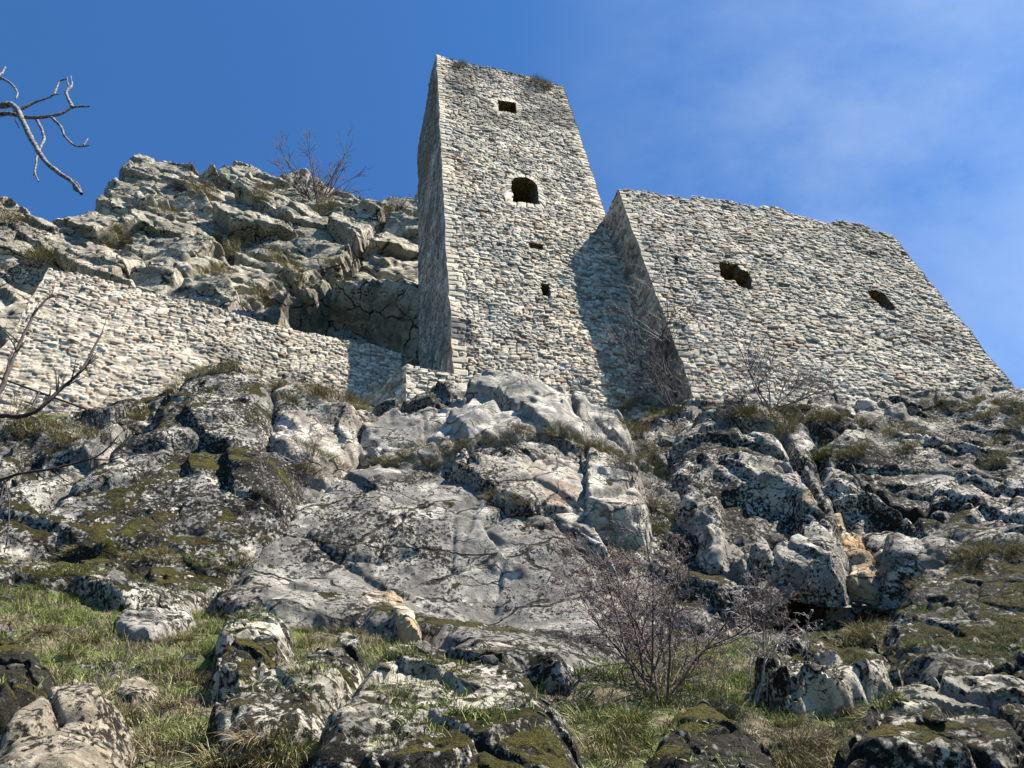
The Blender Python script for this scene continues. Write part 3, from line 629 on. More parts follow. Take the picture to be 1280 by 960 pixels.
TH = math.radians(20.6); TE = np.array([math.cos(TH), math.sin(TH), 0]); TNI = np.array([-math.sin(TH), math.cos(TH), 0])   # tower front direction; inward
TW_A = np.array([-0.1119 * 13.5, 13.5, 0.0]); TW_W, TW_D, TW_TOP, TW_BOT = 6.24, 4.75, 35.0, 11.5
def tloc(u, v): p = onplane(u, v, TW_A, TNI); return ((p - TW_A) @ TE, p[2])
def build_tower():
    org = np.array([*(TW_A + TE * TW_W / 2 + TNI * TW_D / 2)[:2], 13.2])
    root = thing('tower', org, 'tall square stone tower with arched window, rising from the rock', 'tower')
    win = [tloc(*p) for p in [(622, 124.5), (645, 128), (646, 141), (623.5, 138)]]
    arch = [tloc(*p) for p in [(638.5, 226), (643, 222), (650, 220.5), (658, 221), (666, 225), (671.5, 231), (674.5, 257), (641.5, 252.5)]]
    loop = [tloc(*p) for p in [(675.5, 353.5), (687, 355), (689.5, 370.5), (677.5, 369)]]
    put = [tloc(*p) for p in [(660, 302.5), (680, 305), (679, 310.5), (664, 308.5)]]
    zt = TW_TOP
    def top(x): P = np.stack([np.asarray(x, float), np.zeros(len(x)), np.zeros(len(x))], 1); return zt - .10 + np.round(noise(P, 1.7, 5) * 3) * .05 + .1 * sstep(1.0 - np.asarray(x), 0, .6)
    def flat(x): return np.full(len(x), zt)
    def stain_shade(x, z):
        P = np.stack([x, z, x * 0], 1)
        wz = sstep(z, 28.0, 31) * .5 * (1 - .9 * np.exp(-(((x - 3.0) / 1.1) ** 2 + ((z - 32.3) / 1.3) ** 2))) * sstep(x, .2, .9)
        return wz + fbm(P, .5, 4, .6, 91) * .30 + .07
    def tint(x, z):
        P = np.stack([x, z, x * 0], 1); n_ = fbm(P, .35, 3, .5, 95)
        ring = np.exp(-((np.hypot((x - 3.55) / 1.0, (z - 27.0) / 1.15) - .95) / .2) ** 2) * .25
        pale = np.exp(-(((x - 3.0) / 1.1) ** 2 + ((z - 32.3) / 1.2) ** 2)) * .3
        return (1 + .12 * n_ + ring + pale)[:, None] * (1 + np.stack([.07 * n_, .02 * n_, -.06 * n_], 1))
    dk = (.145, .142, .145)
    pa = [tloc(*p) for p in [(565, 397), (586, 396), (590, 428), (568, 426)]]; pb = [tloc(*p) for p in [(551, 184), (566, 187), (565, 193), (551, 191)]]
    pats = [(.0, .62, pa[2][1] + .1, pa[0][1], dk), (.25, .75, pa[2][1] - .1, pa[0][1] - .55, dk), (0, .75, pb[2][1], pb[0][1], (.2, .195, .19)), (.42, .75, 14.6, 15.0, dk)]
    F = wall_sheet(TW_A, TE, -TNI, TW_W, TW_BOT, top, .025, 3, sw=.235, sh=.106, relief=.052, holes=[win, arch, loop, put], frames=[arch, win], quoin=(1, 1), stain_shade_f=stain_shade, tint=tint, patches=pats)
    Lf = wall_sheet(TW_A, TNI, -TE, TW_D, TW_BOT, flat, .03, 4, sw=.25, sh=.118, relief=.055, quoin=(1, 0), stain_shade_f=lambda x, z: stain_shade(x, z) + .34)  # left face darkened further: its shade is painted into the stone colour
    Rg = wall_sheet(TW_A + TE * TW_W, TNI, TE, TW_D, TW_BOT, flat, .06, 5, relief=.05, quoin=(1, 0))
    Bk = wall_sheet(TW_A + TNI * TW_D, TE, TNI, TW_W, TW_BOT, flat, .06, 6, relief=.05)
    cap = strip_cap(F[3], Bk[3], 20, 3)
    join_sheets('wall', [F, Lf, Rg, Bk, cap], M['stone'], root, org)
    for p_, d_, lb in ((win, 1.1, 'small rectangular opening near the tower top'), (arch, 1.2, 'arched window'), (loop, .9, 'small square loop'), (put, .5, 'low slot left by a missing stone')):
        opening(p_, TW_A - TNI * 0.0, TE, -TNI, d_, root, org, lab=lb)
    return root
tower = build_tower()

CW_C = np.array([4.64, 14.38, 0.0]); CW_D = np.array([15.57, 18.0, 0.0]); CW_E = unit(CW_D - CW_C); CW_W = float(np.linalg.norm(CW_D - CW_C)); CW_N = np.array([-CW_E[1], CW_E[0], 0])
def cloc(u, v): p = onplane(u, v, CW_C, CW_N); return ((p - CW_C) @ CW_E, p[2])
def build_curtain():
    org = np.array([*(CW_C + CW_E * CW_W / 2)[:2], 12.5])
    root = thing('curtain_wall', org, 'high broken topped curtain wall with two ragged holes, right of the tower', 'castle wall')
    prof = [cloc(*p) for p in [(772, 236), (810, 240), (863, 249), (866, 244), (900, 249), (949, 259), (953, 256), (975, 259), (984, 266), (1000, 270), (1040, 277), (1046, 275), (1085, 282), (1092, 288), (1106, 290), (1116, 294)]]
    px_, pz_ = np.array([p[0] for p in prof]), np.array([p[1] for p in prof])
    def top(x):
        x = np.asarray(x, float); P = np.stack([x, x * 0, x * 0], 1); return np.interp(x, px_, pz_) + np.round(noise(P, 2.2, 15) * 2.5) * .04
    h1 = [cloc(*p) for p in [(898, 326), (908, 328), (921, 330), (926, 336), (938, 340), (941, 352), (938, 363), (926, 360), (917, 352), (906, 352), (900, 344)]]
    h2 = [cloc(*p) for p in [(1083, 363), (1094, 364), (1106, 369), (1114, 376), (1120, 384), (1119, 391), (1109, 389), (1098, 380), (1088, 374)]]
    h3 = [cloc(*p) for p in [(841.5, 320), (847, 321), (848, 330), (843, 329)]]
    def stain_shade(x, z):
        P = np.stack([x, z, x * 0], 1); return fbm(P, .45, 4, .6, 191) * .34 + .16 + .14 * sstep(x, 7, 11) + .12 * sstep(z, 20.5, 22.5) * sstep(x, 2, 4)
    def tint(x, z):
        P = np.stack([x, z, x * 0], 1); n_ = fbm(P, .4, 3, .5, 195); return (1 + .12 * n_)[:, None] * (1 + np.stack([.05 * n_, .02 * n_, -.05 * n_], 1))
    zb = 10.5
    J = np.array([4.167, 15.63, 0]); side = J - CW_C; ls = float(np.linalg.norm(side)) + .3; sd = unit(side)
    F = wall_sheet(CW_C, CW_E, -CW_N, CW_W, zb, top, .027, 21, sw=.27, sh=.116, relief=.050, holes=[h1, h2, h3], quoin=(1, 0), stain_shade_f=stain_shade, tint=tint, light=.92)
    z0 = float(top(np.array([0.0]))[0])
    S = wall_sheet(CW_C, sd, -CW_E, ls, zb, lambda x: np.full(len(x), z0), .03, 22, sw=.27, sh=.116, relief=.06, quoin=(1, 0), stain_shade_f=lambda x, z: stain_shade(x, z) + .18, light=.85)  # side towards the tower coloured darker, shade painted into the stone
    R_ = wall_sheet(CW_D, CW_N, CW_E, 1.6, zb, lambda x: np.full(len(x), float(top(np.array([CW_W]))[0])), .06, 23, relief=.05)
    B0 = CW_C + sd * ls
    B = wall_sheet(B0, CW_E, CW_N, CW_W, zb, top, .08, 24, relief=.05)
    cap = strip_cap(F[3], B[3], 8, 5)
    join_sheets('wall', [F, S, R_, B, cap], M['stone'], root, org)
    opening(h1, CW_C, CW_E, -CW_N, 1.05, root, org, 'opening', .05, 'larger ragged breach'); opening(h2, CW_C, CW_E, -CW_N, 1.0, root, org, 'opening', .05, 'oval slanting breach'); opening(h3, CW_C, CW_E, -CW_N, .5, root, org, 'putlog_hole', .0)
build_curtain()

LW_B = np.array([-4.6, 14.36, 0.0]); LW_A = np.array([-11.6, 10.57, 0.0]); LW_E = unit(LW_B - LW_A); LW_N = np.array([-LW_E[1], LW_E[0], 0]); LW_W = float(np.linalg.norm(LW_B - LW_A)) + 1.6
def build_low_wall():
    org = np.array([*(LW_A + LW_E * LW_W / 2)[:2], 12.0])
    root = thing('curtain_wall', org, 'lower curtain wall with pale mortar patches, left of the tower', 'castle wall')
    def lloc(u, v): p = onplane(u, v, LW_A, LW_N); return ((p - LW_A) @ LW_E, p[2])
    prof = [lloc(*p) for p in [(46, 331), (60, 334), (150, 353), (250, 379), (350, 408), (430, 424), (487, 436)]]
    px_, pz_ = np.array([p[0] for p in prof]), np.array([p[1] for p in prof])
    def top(x): x = np.asarray(x, float); P = np.stack([x, x * 0, x * 0], 1); return np.interp(x, px_, pz_) + np.round(noise(P, 2.5, 16) * 2.5) * .03
    def mort(x, z):
        P = np.stack([x, z, x * 0], 1); n_ = fbm(P, .5, 4, .55, 291)
        return sstep(5.2 - x + n_ * 3.0 - 1.6 * np.clip(z - 14.4, 0, 9), -.3, .5) * sstep(15.75 - z + n_ * .6, 0, .35)
    def stain_shade(x, z):
        P = np.stack([x, z, x * 0], 1); return fbm(P, .5, 4, .6, 292) * .22 + .16 + .30 * np.exp(-(((x - 4.6) / 1.5) ** 2 + ((z - 14.6) / .7) ** 2)) - .3 * mort(x, z)
    zb = 10.0
    F = wall_sheet(LW_A, LW_E, -LW_N, LW_W, zb, top, .024, 31, sw=.22, sh=.092, relief=.040, stain_shade_f=stain_shade, mortar=mort)
    S = wall_sheet(LW_A, LW_N, -LW_E, 1.2, zb, lambda x: np.full(len(x), float(top(np.array([0.0]))[0])), .05, 32, relief=.05)
    E_ = wall_sheet(LW_A + LW_E * LW_W, LW_N, LW_E, 1.2, zb, lambda x: np.full(len(x), float(top(np.array([LW_W]))[0])), .05, 33, relief=.05)
    B = wall_sheet(LW_A + LW_N * 1.2, LW_E, LW_N, LW_W, zb, top, .08, 34, relief=.05)
    join_sheets('wall', [F, S, E_, B, strip_cap(F[3], B[3], 7, 7)], M['stone'], root, org)
build_low_wall()

def build_footing():
    A = at(508, 455, 13.05); A[2] = 0
    zt = at(508, 455, 13.05)[2]; zr = 14.05
    org = np.array([A[0] + .6, A[1] + .3, 13.0])
    root = thing('retaining_wall', org, 'short dry stone footing wall at the tower left corner', 'wall')
    top = lambda x: np.interp(x, [0, 1.4], [zt, zt - .12]) + 0
    flat = lambda x: np.full(len(x), zt)
    F = wall_sheet(A, TE, -TNI, 1.35, 12.0, top, .02, 41, sw=.25, sh=.11, relief=.05)
    S = wall_sheet(A, unit(TNI * .9 - TE * .55), -TE, 1.8, 12.0, flat, .03, 42, sw=.25, sh=.11, relief=.05)
    G = wall_sheet(A + TE * 1.35, TNI, TE, 1.2, 12.0, lambda x: np.full(len(x), zt - .12), .05, 43)
    cap = strip_cap(F[3], S[3][::-1] * 0 + (A + TNI * 1.2 + TE * np.linspace(0, 1.35, len(S[3]))[:, None] + np.array([0, 0, zt - .05])), 6, 9)
    join_sheets('wall', [F, S, G, cap], M['stone'], root, org)
build_footing()

# ------------------------------------------------------------------ loose stones
rock('flat_stone', 'long flat grey stone lying across the grass, upper left of the slope', 'stone',
     [(144, 776), (160, 768), (200, 766), (238, 766), (242, 776), (212, 784), (186, 790), (160, 788)], 6.9, 50, 0, M['grey'], thick=.28, rnd=.10, res=.012, seed=140, big=(.3, .05), small=(.1, .015), fb=(3, .02), edge=.02, out=.10, joint=.01)
rock('tan_slab', 'tan broken slab leaning on the foot of the grey cliff', 'stone',
     [(440, 756), (470, 750), (505, 753), (520, 778), (524, 794), (506, 790), (486, 770), (462, 764)], 7.4, 42, 0, M['ochre'], thick=.32, rnd=.10, res=.014, seed=142, big=(.3, .07), small=(.12, .02), fb=(2.5, .03), edge=.03, out=.30, joint=.02)
rock('cream_rock', 'cream coloured angular rock poking out of the grass above the tan boulder', 'stone',
     [(142, 866), (158, 850), (176, 846), (198, 858), (192, 872), (164, 880)], 5.0, 40, 0, M['tan'], thick=.22, rnd=.08, res=.01, seed=144, big=(.2, .04), small=(.08, .012), fb=(3, .02), edge=.015, out=.08, joint=.01)
rock('white_stone', 'small whitish stone in the grass just left of the tan broken slab', 'stone',
     [(422, 796), (434, 792), (448, 798), (450, 806), (436, 808), (424, 804)], 6.6, 40, 0, M['white'], thick=.16, rnd=.06, res=.01, seed=146, big=(.15, .03), small=(.06, .01), fb=(3, .015), edge=.01, out=.07, joint=.01)

bpy.context.view_layer.update()
DG = bpy.context.evaluated_depsgraph_get()
def cast(u, v):
    ok, loc, nr, _, ob, _ = SC.ray_cast(DG, Vector((0, 0, 0)), Vector(ray(u, v)).normalized())
    return (np.array(loc), np.array(nr), ob.name) if ok else (None, None, None)
RNG = np.random.default_rng(11); random.seed(5)
def stone_mesh(seed, flat):
    r = np.random.default_rng(seed); import bmesh
    bm = bmesh.new()
    for p in r.normal(size=(16, 3)): p = p / np.linalg.norm(p) * r.uniform(.75, 1.0); bm.verts.new((p[0] * 1.0, p[1] * .75, p[2] * flat))
    h = bmesh.ops.convex_hull(bm, input=bm.verts[:]); bmesh.ops.delete(bm, geom=[g for g in h['geom_interior'] if isinstance(g, bmesh.types.BMVert)], context='VERTS')
    bmesh.ops.triangulate(bm, faces=bm.faces[:]); bmesh.ops.bevel(bm, geom=bm.edges[:], offset=.06, segments=1, affect='EDGES')
    bmesh.ops.triangulate(bm, faces=bm.faces[:]); bmesh.ops.subdivide_edges(bm, edges=bm.edges[:], cuts=1, use_grid_fill=True)
    co = np.array([v.co[:] for v in bm.verts]); nz_ = fbm(co, 2.2, 3, .5, seed) * .07
    for v, d in zip(bm.verts, nz_): v.co = v.co * (1 + float(d))
    me = bpy.data.meshes.new('stone'); bm.to_mesh(me); bm.free(); return me
SM = [stone_mesh(900 + i, (.35, .45, .6, .3, .5)[i]) for i in range(5)]
for i, me in enumerate(SM): me.materials.append(M[('white', 'tan', 'white', 'fg', 'white')[i]])
proto_s = None; ns = 0
for (ulo, uhi, vlo, vhi, cnt, smin, smax) in ((0, 300, 730, 860, 34, .03, .10), (280, 640, 770, 850, 40, .03, .11), (640, 800, 820, 900, 10, .03, .08), (1000, 1280, 845, 900, 16, .03, .09), (600, 800, 800, 830, 8, .04, .10), (180, 420, 850, 950, 8, .02, .06)):
    for _ in range(cnt):
        p, nr, nm = cast(RNG.uniform(ulo, uhi), RNG.uniform(vlo, vhi))
        if p is None or nr[2] < .35 or nm.startswith(('stone', 'dark', 'grey_slab')): continue
        o = bpy.data.objects.new('stone', SM[RNG.integers(5)]); COL.objects.link(o); k_ = smin + (smax - smin) * RNG.random() ** 2.2
        o.location = p + nr * k_ * .1; o.scale = (k_, k_ * RNG.uniform(.7, 1), k_ * RNG.uniform(.7, 1.1))
        q = Vector(nr).to_track_quat('Z', 'Y') @ Matrix.Rotation(RNG.uniform(0, 6.28), 3, 'Z').to_quaternion() @ Matrix.Rotation(RNG.uniform(-.3, .3), 3, 'X').to_quaternion()
        o.rotation_euler = q.to_euler(); tag(o, 'small pale loose stone lying in the grass of the lower slope', 'stone', 'loose pale stones in the grass'); ns += 1

# ------------------------------------------------------------------ grass: one uncountable cover of blades
GP, GD, GL, GW, GC, GB = [], [], [], [], [], []
GREEN = np.array([(.125, .165, .035), (.16, .19, .045), (.085, .12, .028), (.19, .21, .065)]); STRAW = np.array([(.34, .30, .17), (.28, .24, .13), (.40, .36, .23), (.20, .165, .095)]); OLIVE = np.array([(.13, .12, .04), (.17, .15, .055), (.09, .085, .03), (.22, .18, .08)])
BROWN = np.array([(.085, .055, .035), (.12, .08, .05), (.15, .11, .08), (.06, .04, .028)])
def add_blades(P, D, L, Wd, C, B): GP.append(P); GD.append(D); GL.append(L); GW.append(Wd); GC.append(C); GB.append(B)
def tuft(p, nr, size, n, pals, spread=.35, droop=1.0):
    n = int(n); up = unit(np.array(nr) * .45 + np.array([0, 0, .8]))
    a = RNG.uniform(0, 2 * np.pi, n); r = np.sqrt(RNG.random(n)) * size * spread
    t1 = unit(np.cross(up, [.3, 1, .2])); t2 = np.cross(up, t1)
    off = np.cos(a)[:, None] * t1 + np.sin(a)[:, None] * t2
    D = up + off * (.25 + .9 * RNG.random(n))[:, None] * .8 + RNG.normal(size=(n, 3)) * .15; D /= np.linalg.norm(D, axis=1)[:, None]
    pal = np.concatenate(pals); C = pal[RNG.integers(len(pal), size=n)] * RNG.uniform(.7, 1.25, (n, 1))
    add_blades(p + off * r[:, None] - up * size * .08, D, size * RNG.uniform(.5, 1.15, n), np.full(n, max(.0028, size * .012)), C, droop * RNG.uniform(.4, 1.2, n))
# the slope below the cliff
def meadow(n):
    x = RNG.uniform(-7.5, 7.5, n); t = RNG.uniform(-8.2, 0.6, n)
    P = terr_pt(x, t, base_h(x, t)); cx_ = P[:, 0] * 1.0
    cu = P @ np.array([RT[0], FW[0], UP[0]]); 
    cam_c = np.stack([P[:, 0] * RT[i] + P[:, 1] * FW[i] + P[:, 2] * UP[i] for i in range(3)], 1)
    u = CX + FPX * cam_c[:, 0] / cam_c[:, 2]; v = CY + FPX * cam_c[:, 1] / cam_c[:, 2]
    dens = sstep(fbm(P, .9, 4, .6, 501), -.55, .35)
    keep = (u > -60) & (u < 1340) & (v < 1030) & (RNG.random(n) < .35 + .65 * dens)
    return P[keep], u[keep], v[keep]
P_, u_, v_ = meadow(340000)
gn = fbm(P_, .8, 4, .6, 502); bn = fbm(P_, 1.4, 3, .6, 503)
rows = []
for i in range(len(P_)):
    ok, loc, nr, _, ob, _ = SC.ray_cast(DG, Vector(P_[i] + TN * 1.9), Vector(-TN), distance=3.0)
    if ok and (ob.name == 'hillside' or (nr[2] > .66 and ob.name.split('.')[0].endswith(('boulder', 'rock', 'slab', 'hump', 'bank', 'lip', 'ledge')) and not ob.name.startswith('grey') and gn[i] + .8 * bn[i] > -.02)): rows.append((i, *loc, *nr, .55 if ob.name != 'hillside' else 1.0))
rows = np.array(rows); ii = rows[:, 0].astype(int); P_ = rows[:, 1:4]; N_ = rows[:, 4:7]; gn, bn = gn[ii], bn[ii]; n = len(ii)
kind = RNG.random(n); green = kind < np.clip(.56 + 1.1 * gn, .08, .95); brown = (~green) & (RNG.random(n) < .25 + .8 * bn)
C_ = np.where(green[:, None], GREEN[RNG.integers(4, size=n)] * 1.5, np.where(brown[:, None], BROWN[RNG.integers(4, size=n)], STRAW[RNG.integers(4, size=n)])) * RNG.uniform(.7, 1.2, (n, 1))
dirn = N_ * .5 + np.array([0, -.15, .6]) + RNG.normal(size=(n, 3)) * .38; dirn /= np.linalg.norm(dirn, axis=1)[:, None]
add_blades(P_ - N_ * .01, dirn, (.05 + .10 * RNG.random(n)) * (1 + .8 * np.clip(bn, -.5, 1)) * rows[:, 7], RNG.uniform(.003, .0055, n), C_, RNG.uniform(.3, 1.2, n))
# big tussocks on the slope
for k_ in range(170):
    j = RNG.integers(n); sz = RNG.uniform(.07, .18); g_ = gn[j] > .0
    tuft(P_[j], N_[j], sz, 130 + 220 * sz / .2, (GREEN, STRAW) if g_ else ((STRAW, OLIVE) if RNG.random() < .6 else (BROWN, STRAW)), .5, 1.3)
for (u, v, sz, pl) in ((40, 735, .22, 'g'), (90, 745, .2, 'g'), (70, 770, .25, 'g'), (110, 800, .22, 's'), (55, 790, .25, 'b'), (230, 800, .22, 's'), (260, 820, .25, 'b'), (240, 850, .28, 'b'), (90, 820, .2, 'g'), (330, 920, .3, 'b'), (350, 950, .3, 's'), (240, 930, .3, 'g'), (280, 950, .3, 's'), (190, 930, .28, 's'), (370, 935, .25, 'g'),
    (740, 900, .3, 'g'), (770, 920, .34, 's'), (760, 945, .34, 's'), (790, 935, .3, 'o'), (720, 890, .28, 'g'), (790, 900, .25, 'o'), (820, 880, .25, 'o'), (1000, 930, .28, 'b'), (1040, 950, .3, 's'), (990, 960, .3, 's'), (1060, 890, .2, 'b'), (1110, 880, .15, 'g'), (420, 790, .2, 'b'), (380, 790, .2, 's')):
    p, nr, nm = cast(u, v)
    if p is not None: tuft(p, nr, sz * .7, 420, {'g': (GREEN, GREEN, STRAW), 's': (STRAW, OLIVE), 'b': (BROWN, STRAW), 'o': (OLIVE, OLIVE, GREEN)}[pl], .5, 1.4)
# tufts on ledges and in cracks of the rocks and walls
LED = [(470, 575, .4, 'o'), (490, 578, .4, 's'), (515, 572, .45, 'o'), (535, 578, .4, 'o'), (555, 565, .45, 's'), (580, 555, .45, 'o'), (600, 553, .4, 's'), (635, 545, .45, 'o'), (655, 540, .4, 's'), (690, 545, .45, 'o'), (712, 550, .5, 'o'), (735, 560, .5, 's'), (752, 565, .5, 'o'), (775, 575, .4, 's'), (615, 622, .35, 's'), (640, 625, .3, 'o'),
 (770, 510, .5, 'o'), (790, 505, .55, 'o'), (810, 512, .5, 'o'), (835, 520, .5, 'g'), (780, 530, .5, 'o'), (800, 545, .5, 'o'), (820, 560, .5, 'o'), (810, 580, .45, 's'), (825, 600, .45, 'g'), (815, 625, .4, 'o'), (830, 640, .4, 'o'), (822, 660, .35, 'g'), (845, 540, .4, 'o'),
 (895, 508, .5, 's'), (915, 515, .5, 'o'), (935, 518, .5, 'o'), (955, 520, .55, 's'), (975, 525, .7, 's'), (985, 540, .5, 's'), (1000, 515, .5, 'o'), (1020, 520, .5, 's'), (1045, 525, .5, 'o'), (1075, 530, .5, 'b'), (1110, 545, .5, 's'), (1130, 540, .5, 's'), (1140, 560, .5, 's'), (1030, 570, .5, 'g'), (1048, 566, .4, 'g'), (1070, 570, .4, 'o'), (1180, 510, .5, 's'), (1205, 515, .6, 's'), (1225, 520, .5, 's'), (1245, 500, .5, 's'), (1262, 510, .5, 'o'), (1270, 530, .5, 's'), (1240, 555, .5, 's'), (1230, 575, .5, 's'),
 (1200, 700, .3, 'o'), (1215, 693, .4, 's'), (1235, 690, .4, 's'), (1258, 688, .4, 'o'), (1275, 690, .35, 'o'), (1150, 725, .25, 'o'), (1075, 798, .35, 's'), (1090, 790, .35, 's'), (1060, 800, .25, 's'),
 (215, 490, .4, 's'), (240, 472, .5, 's'), (265, 465, .4, 's'), (290, 464, .5, 'o'), (315, 466, .4, 's'), (350, 480, .45, 's'), (365, 505, .5, 's'), (395, 495, .55, 'o'), (415, 498, .6, 'o'), (435, 505, .6, 's'), (450, 512, .55, 's'), (440, 500, .5, 's'), (380, 560, .4, 'o'), (400, 570, .4, 's'), (420, 578, .4, 'o'), (385, 585, .4, 'o'),
 (30, 540, .5, 's'), (55, 535, .5, 's'), (75, 545, .5, 's'), (95, 550, .5, 's'), (120, 545, .45, 's'), (150, 530, .4, 's'), (45, 530, .5, 'o'), (85, 530, .5, 'o'), (15, 545, .4, 's'), (175, 520, .4, 's'),
 (145, 695, .25, 'g'), (165, 700, .25, 's'), (185, 698, .25, 's'), (205, 695, .3, 's'), (225, 700, .25, 's'), (245, 700, .25, 'g'), (262, 705, .25, 'g'), (280, 712, .25, 'o'), (295, 665, .3, 's'), (90, 690, .25, 's'), (40, 700, .25, 'o'), (300, 700, .3, 'o'),
 (245, 242, 1.0, 'o'), (257, 240, 1.1, 'o'), (205, 266, .9, 'o'), (145, 296, 1.2, 'o'), (130, 305, 1.0, 's'), (60, 322, 1.2, 'o'), (45, 325, 1.0, 'o'), (20, 275, .8, 'o'), (5, 275, .8, 'o'), (330, 235, .9, 's'), (325, 248, .9, 's'), (345, 327, .9, 's'), (360, 330, 1.0, 's'), (270, 300, .9, 's'), (292, 318, .9, 's'), (300, 312, .9, 's'), (275, 338, 1.0, 'o'), (268, 345, .9, 's'), (420, 335, .9, 's'), (410, 253, .9, 'o'), (318, 375, 1.0, 'o'), (370, 352, .9, 'o'), (488, 262, .7, 'o'),
 (673, 104, .5, 's'), (680, 106, .5, 'o'), (668, 103, .4, 's'), (686, 109, .4, 'b'), (580, 82, .35, 'b'), (571, 84, .3, 'b')]
for (u, v, sz, pl) in LED:
    p, nr, nm = cast(u, v)
    if p is None: continue
    for q in range(3):
        jit = RNG.normal(size=3) * sz * .25; jit -= nr * (jit @ nr)
        tuft(p + jit, nr, sz * RNG.uniform(.6, 1.0), 170, {'g': (GREEN, GREEN, OLIVE), 's': (STRAW, OLIVE), 'b': (BROWN, STRAW), 'o': (OLIVE, OLIVE, STRAW)}[pl], .45, 1.5)
def build_grass():
    P = np.concatenate(GP); D = np.concatenate(GD); L = np.concatenate(GL)[:, None]; Wd = np.concatenate(GW)[:, None]; C = np.concatenate(GC); B = np.concatenate(GB)[:, None]
    n = len(P); side = np.cross(D, RNG.normal(size=(n, 3))); side /= np.linalg.norm(side, axis=1)[:, None] + 1e-9
    g = np.array([0, 0, -1.0]); rows = []
    for f, wf in ((0, 1.0), (.4, .9), (.75, .6), (1.0, .08)):
        c = P + D * L * f + g * (B * L * f * f * .55); rows += [c - side * Wd * wf * .5, c + side * Wd * wf * .5]
    V = np.stack(rows, 1).reshape(-1, 3); b = np.arange(n)[:, None] * 8
    Q = np.concatenate([b + np.array([[0, 1, 3, 2]]), b + np.array([[2, 3, 5, 4]]), b + np.array([[4, 5, 7, 6]])], 0)
    o = mesh_np('grass', V, Q, M['grass'], {'col': np.repeat(np.clip(C, .005, .6), 8, 0)})
    tag(o, 'spring grass, straw and tussocks on the slope and the rock ledges', 'grass', kind='stuff')
build_grass()

# ------------------------------------------------------------------ bare shrubs and branches
def tubes(lines, sides):
    Vs, Qs, n = [], [], 0
    for pts, rad in lines:
        pts = np.asarray(pts, float); m = len(pts); T = np.gradient(pts, axis=0); T /= np.linalg.norm(T, axis=1)[:, None] + 1e-9
        a = np.cross(T, [.31, .17, .93]); a /= np.linalg.norm(a, axis=1)[:, None] + 1e-9; b = np.cross(T, a)
        an = np.arange(sides) * 2 * np.pi / sides
        R_ = np.asarray(rad)[:, None, None]
        V = pts[:, None] + R_ * (np.cos(an)[None, :, None] * a[:, None] + np.sin(an)[None, :, None] * b[:, None])
        Vs.append(V.reshape(-1, 3)); i = np.arange(m - 1)[:, None] * sides + np.arange(sides)[None]; j = np.arange(m - 1)[:, None] * sides + (np.arange(sides)[None] + 1) % sides
        Qs.append(np.stack([i, j, j + sides, i + sides], 2).reshape(-1, 4) + n); n += m * sides
    return np.concatenate(Vs), np.concatenate(Qs)
def path(p, d, L, r0, r1, seg, wig, grav, rg):
    pts = [np.array(p, float)]; d = unit(d)
    for i in range(seg):
        d = unit(d + rg.normal(size=3) * wig + np.array([0, 0, grav])); pts.append(pts[-1] + d * L / seg)
    return np.array(pts), np.linspace(r0, r1, seg + 1)
def branch_out(lines, parent, rg, n, lf, ang, rf, seg, wig, grav, lo=.25):
    out = []
    pts, rad = parent; L = np.linalg.norm(np.diff(pts, axis=0), axis=1).sum()
    for _ in range(n):
        f = lo + (1 - lo) * rg.random() ** .8; k_ = f * (len(pts) - 1); i = min(int(k_), len(pts) - 2); q = pts[i] + (pts[i + 1] - pts[i]) * (k_ - i); d = unit(pts[i + 1] - pts[i])
        s_ = unit(np.cross(d, rg.normal(size=3))); dd = unit(d * math.cos(ang) + s_ * math.sin(ang) * rg.uniform(.6, 1.3)); r = (rad[i] + (rad[i + 1] - rad[i]) * (k_ - i)) * rf
        out.append(path(q, dd, L * lf * rg.uniform(.5, 1.2) * (1.1 - .5 * f), r, max(.0012, r * .3), seg, wig, grav, rg))
    lines += out; return out
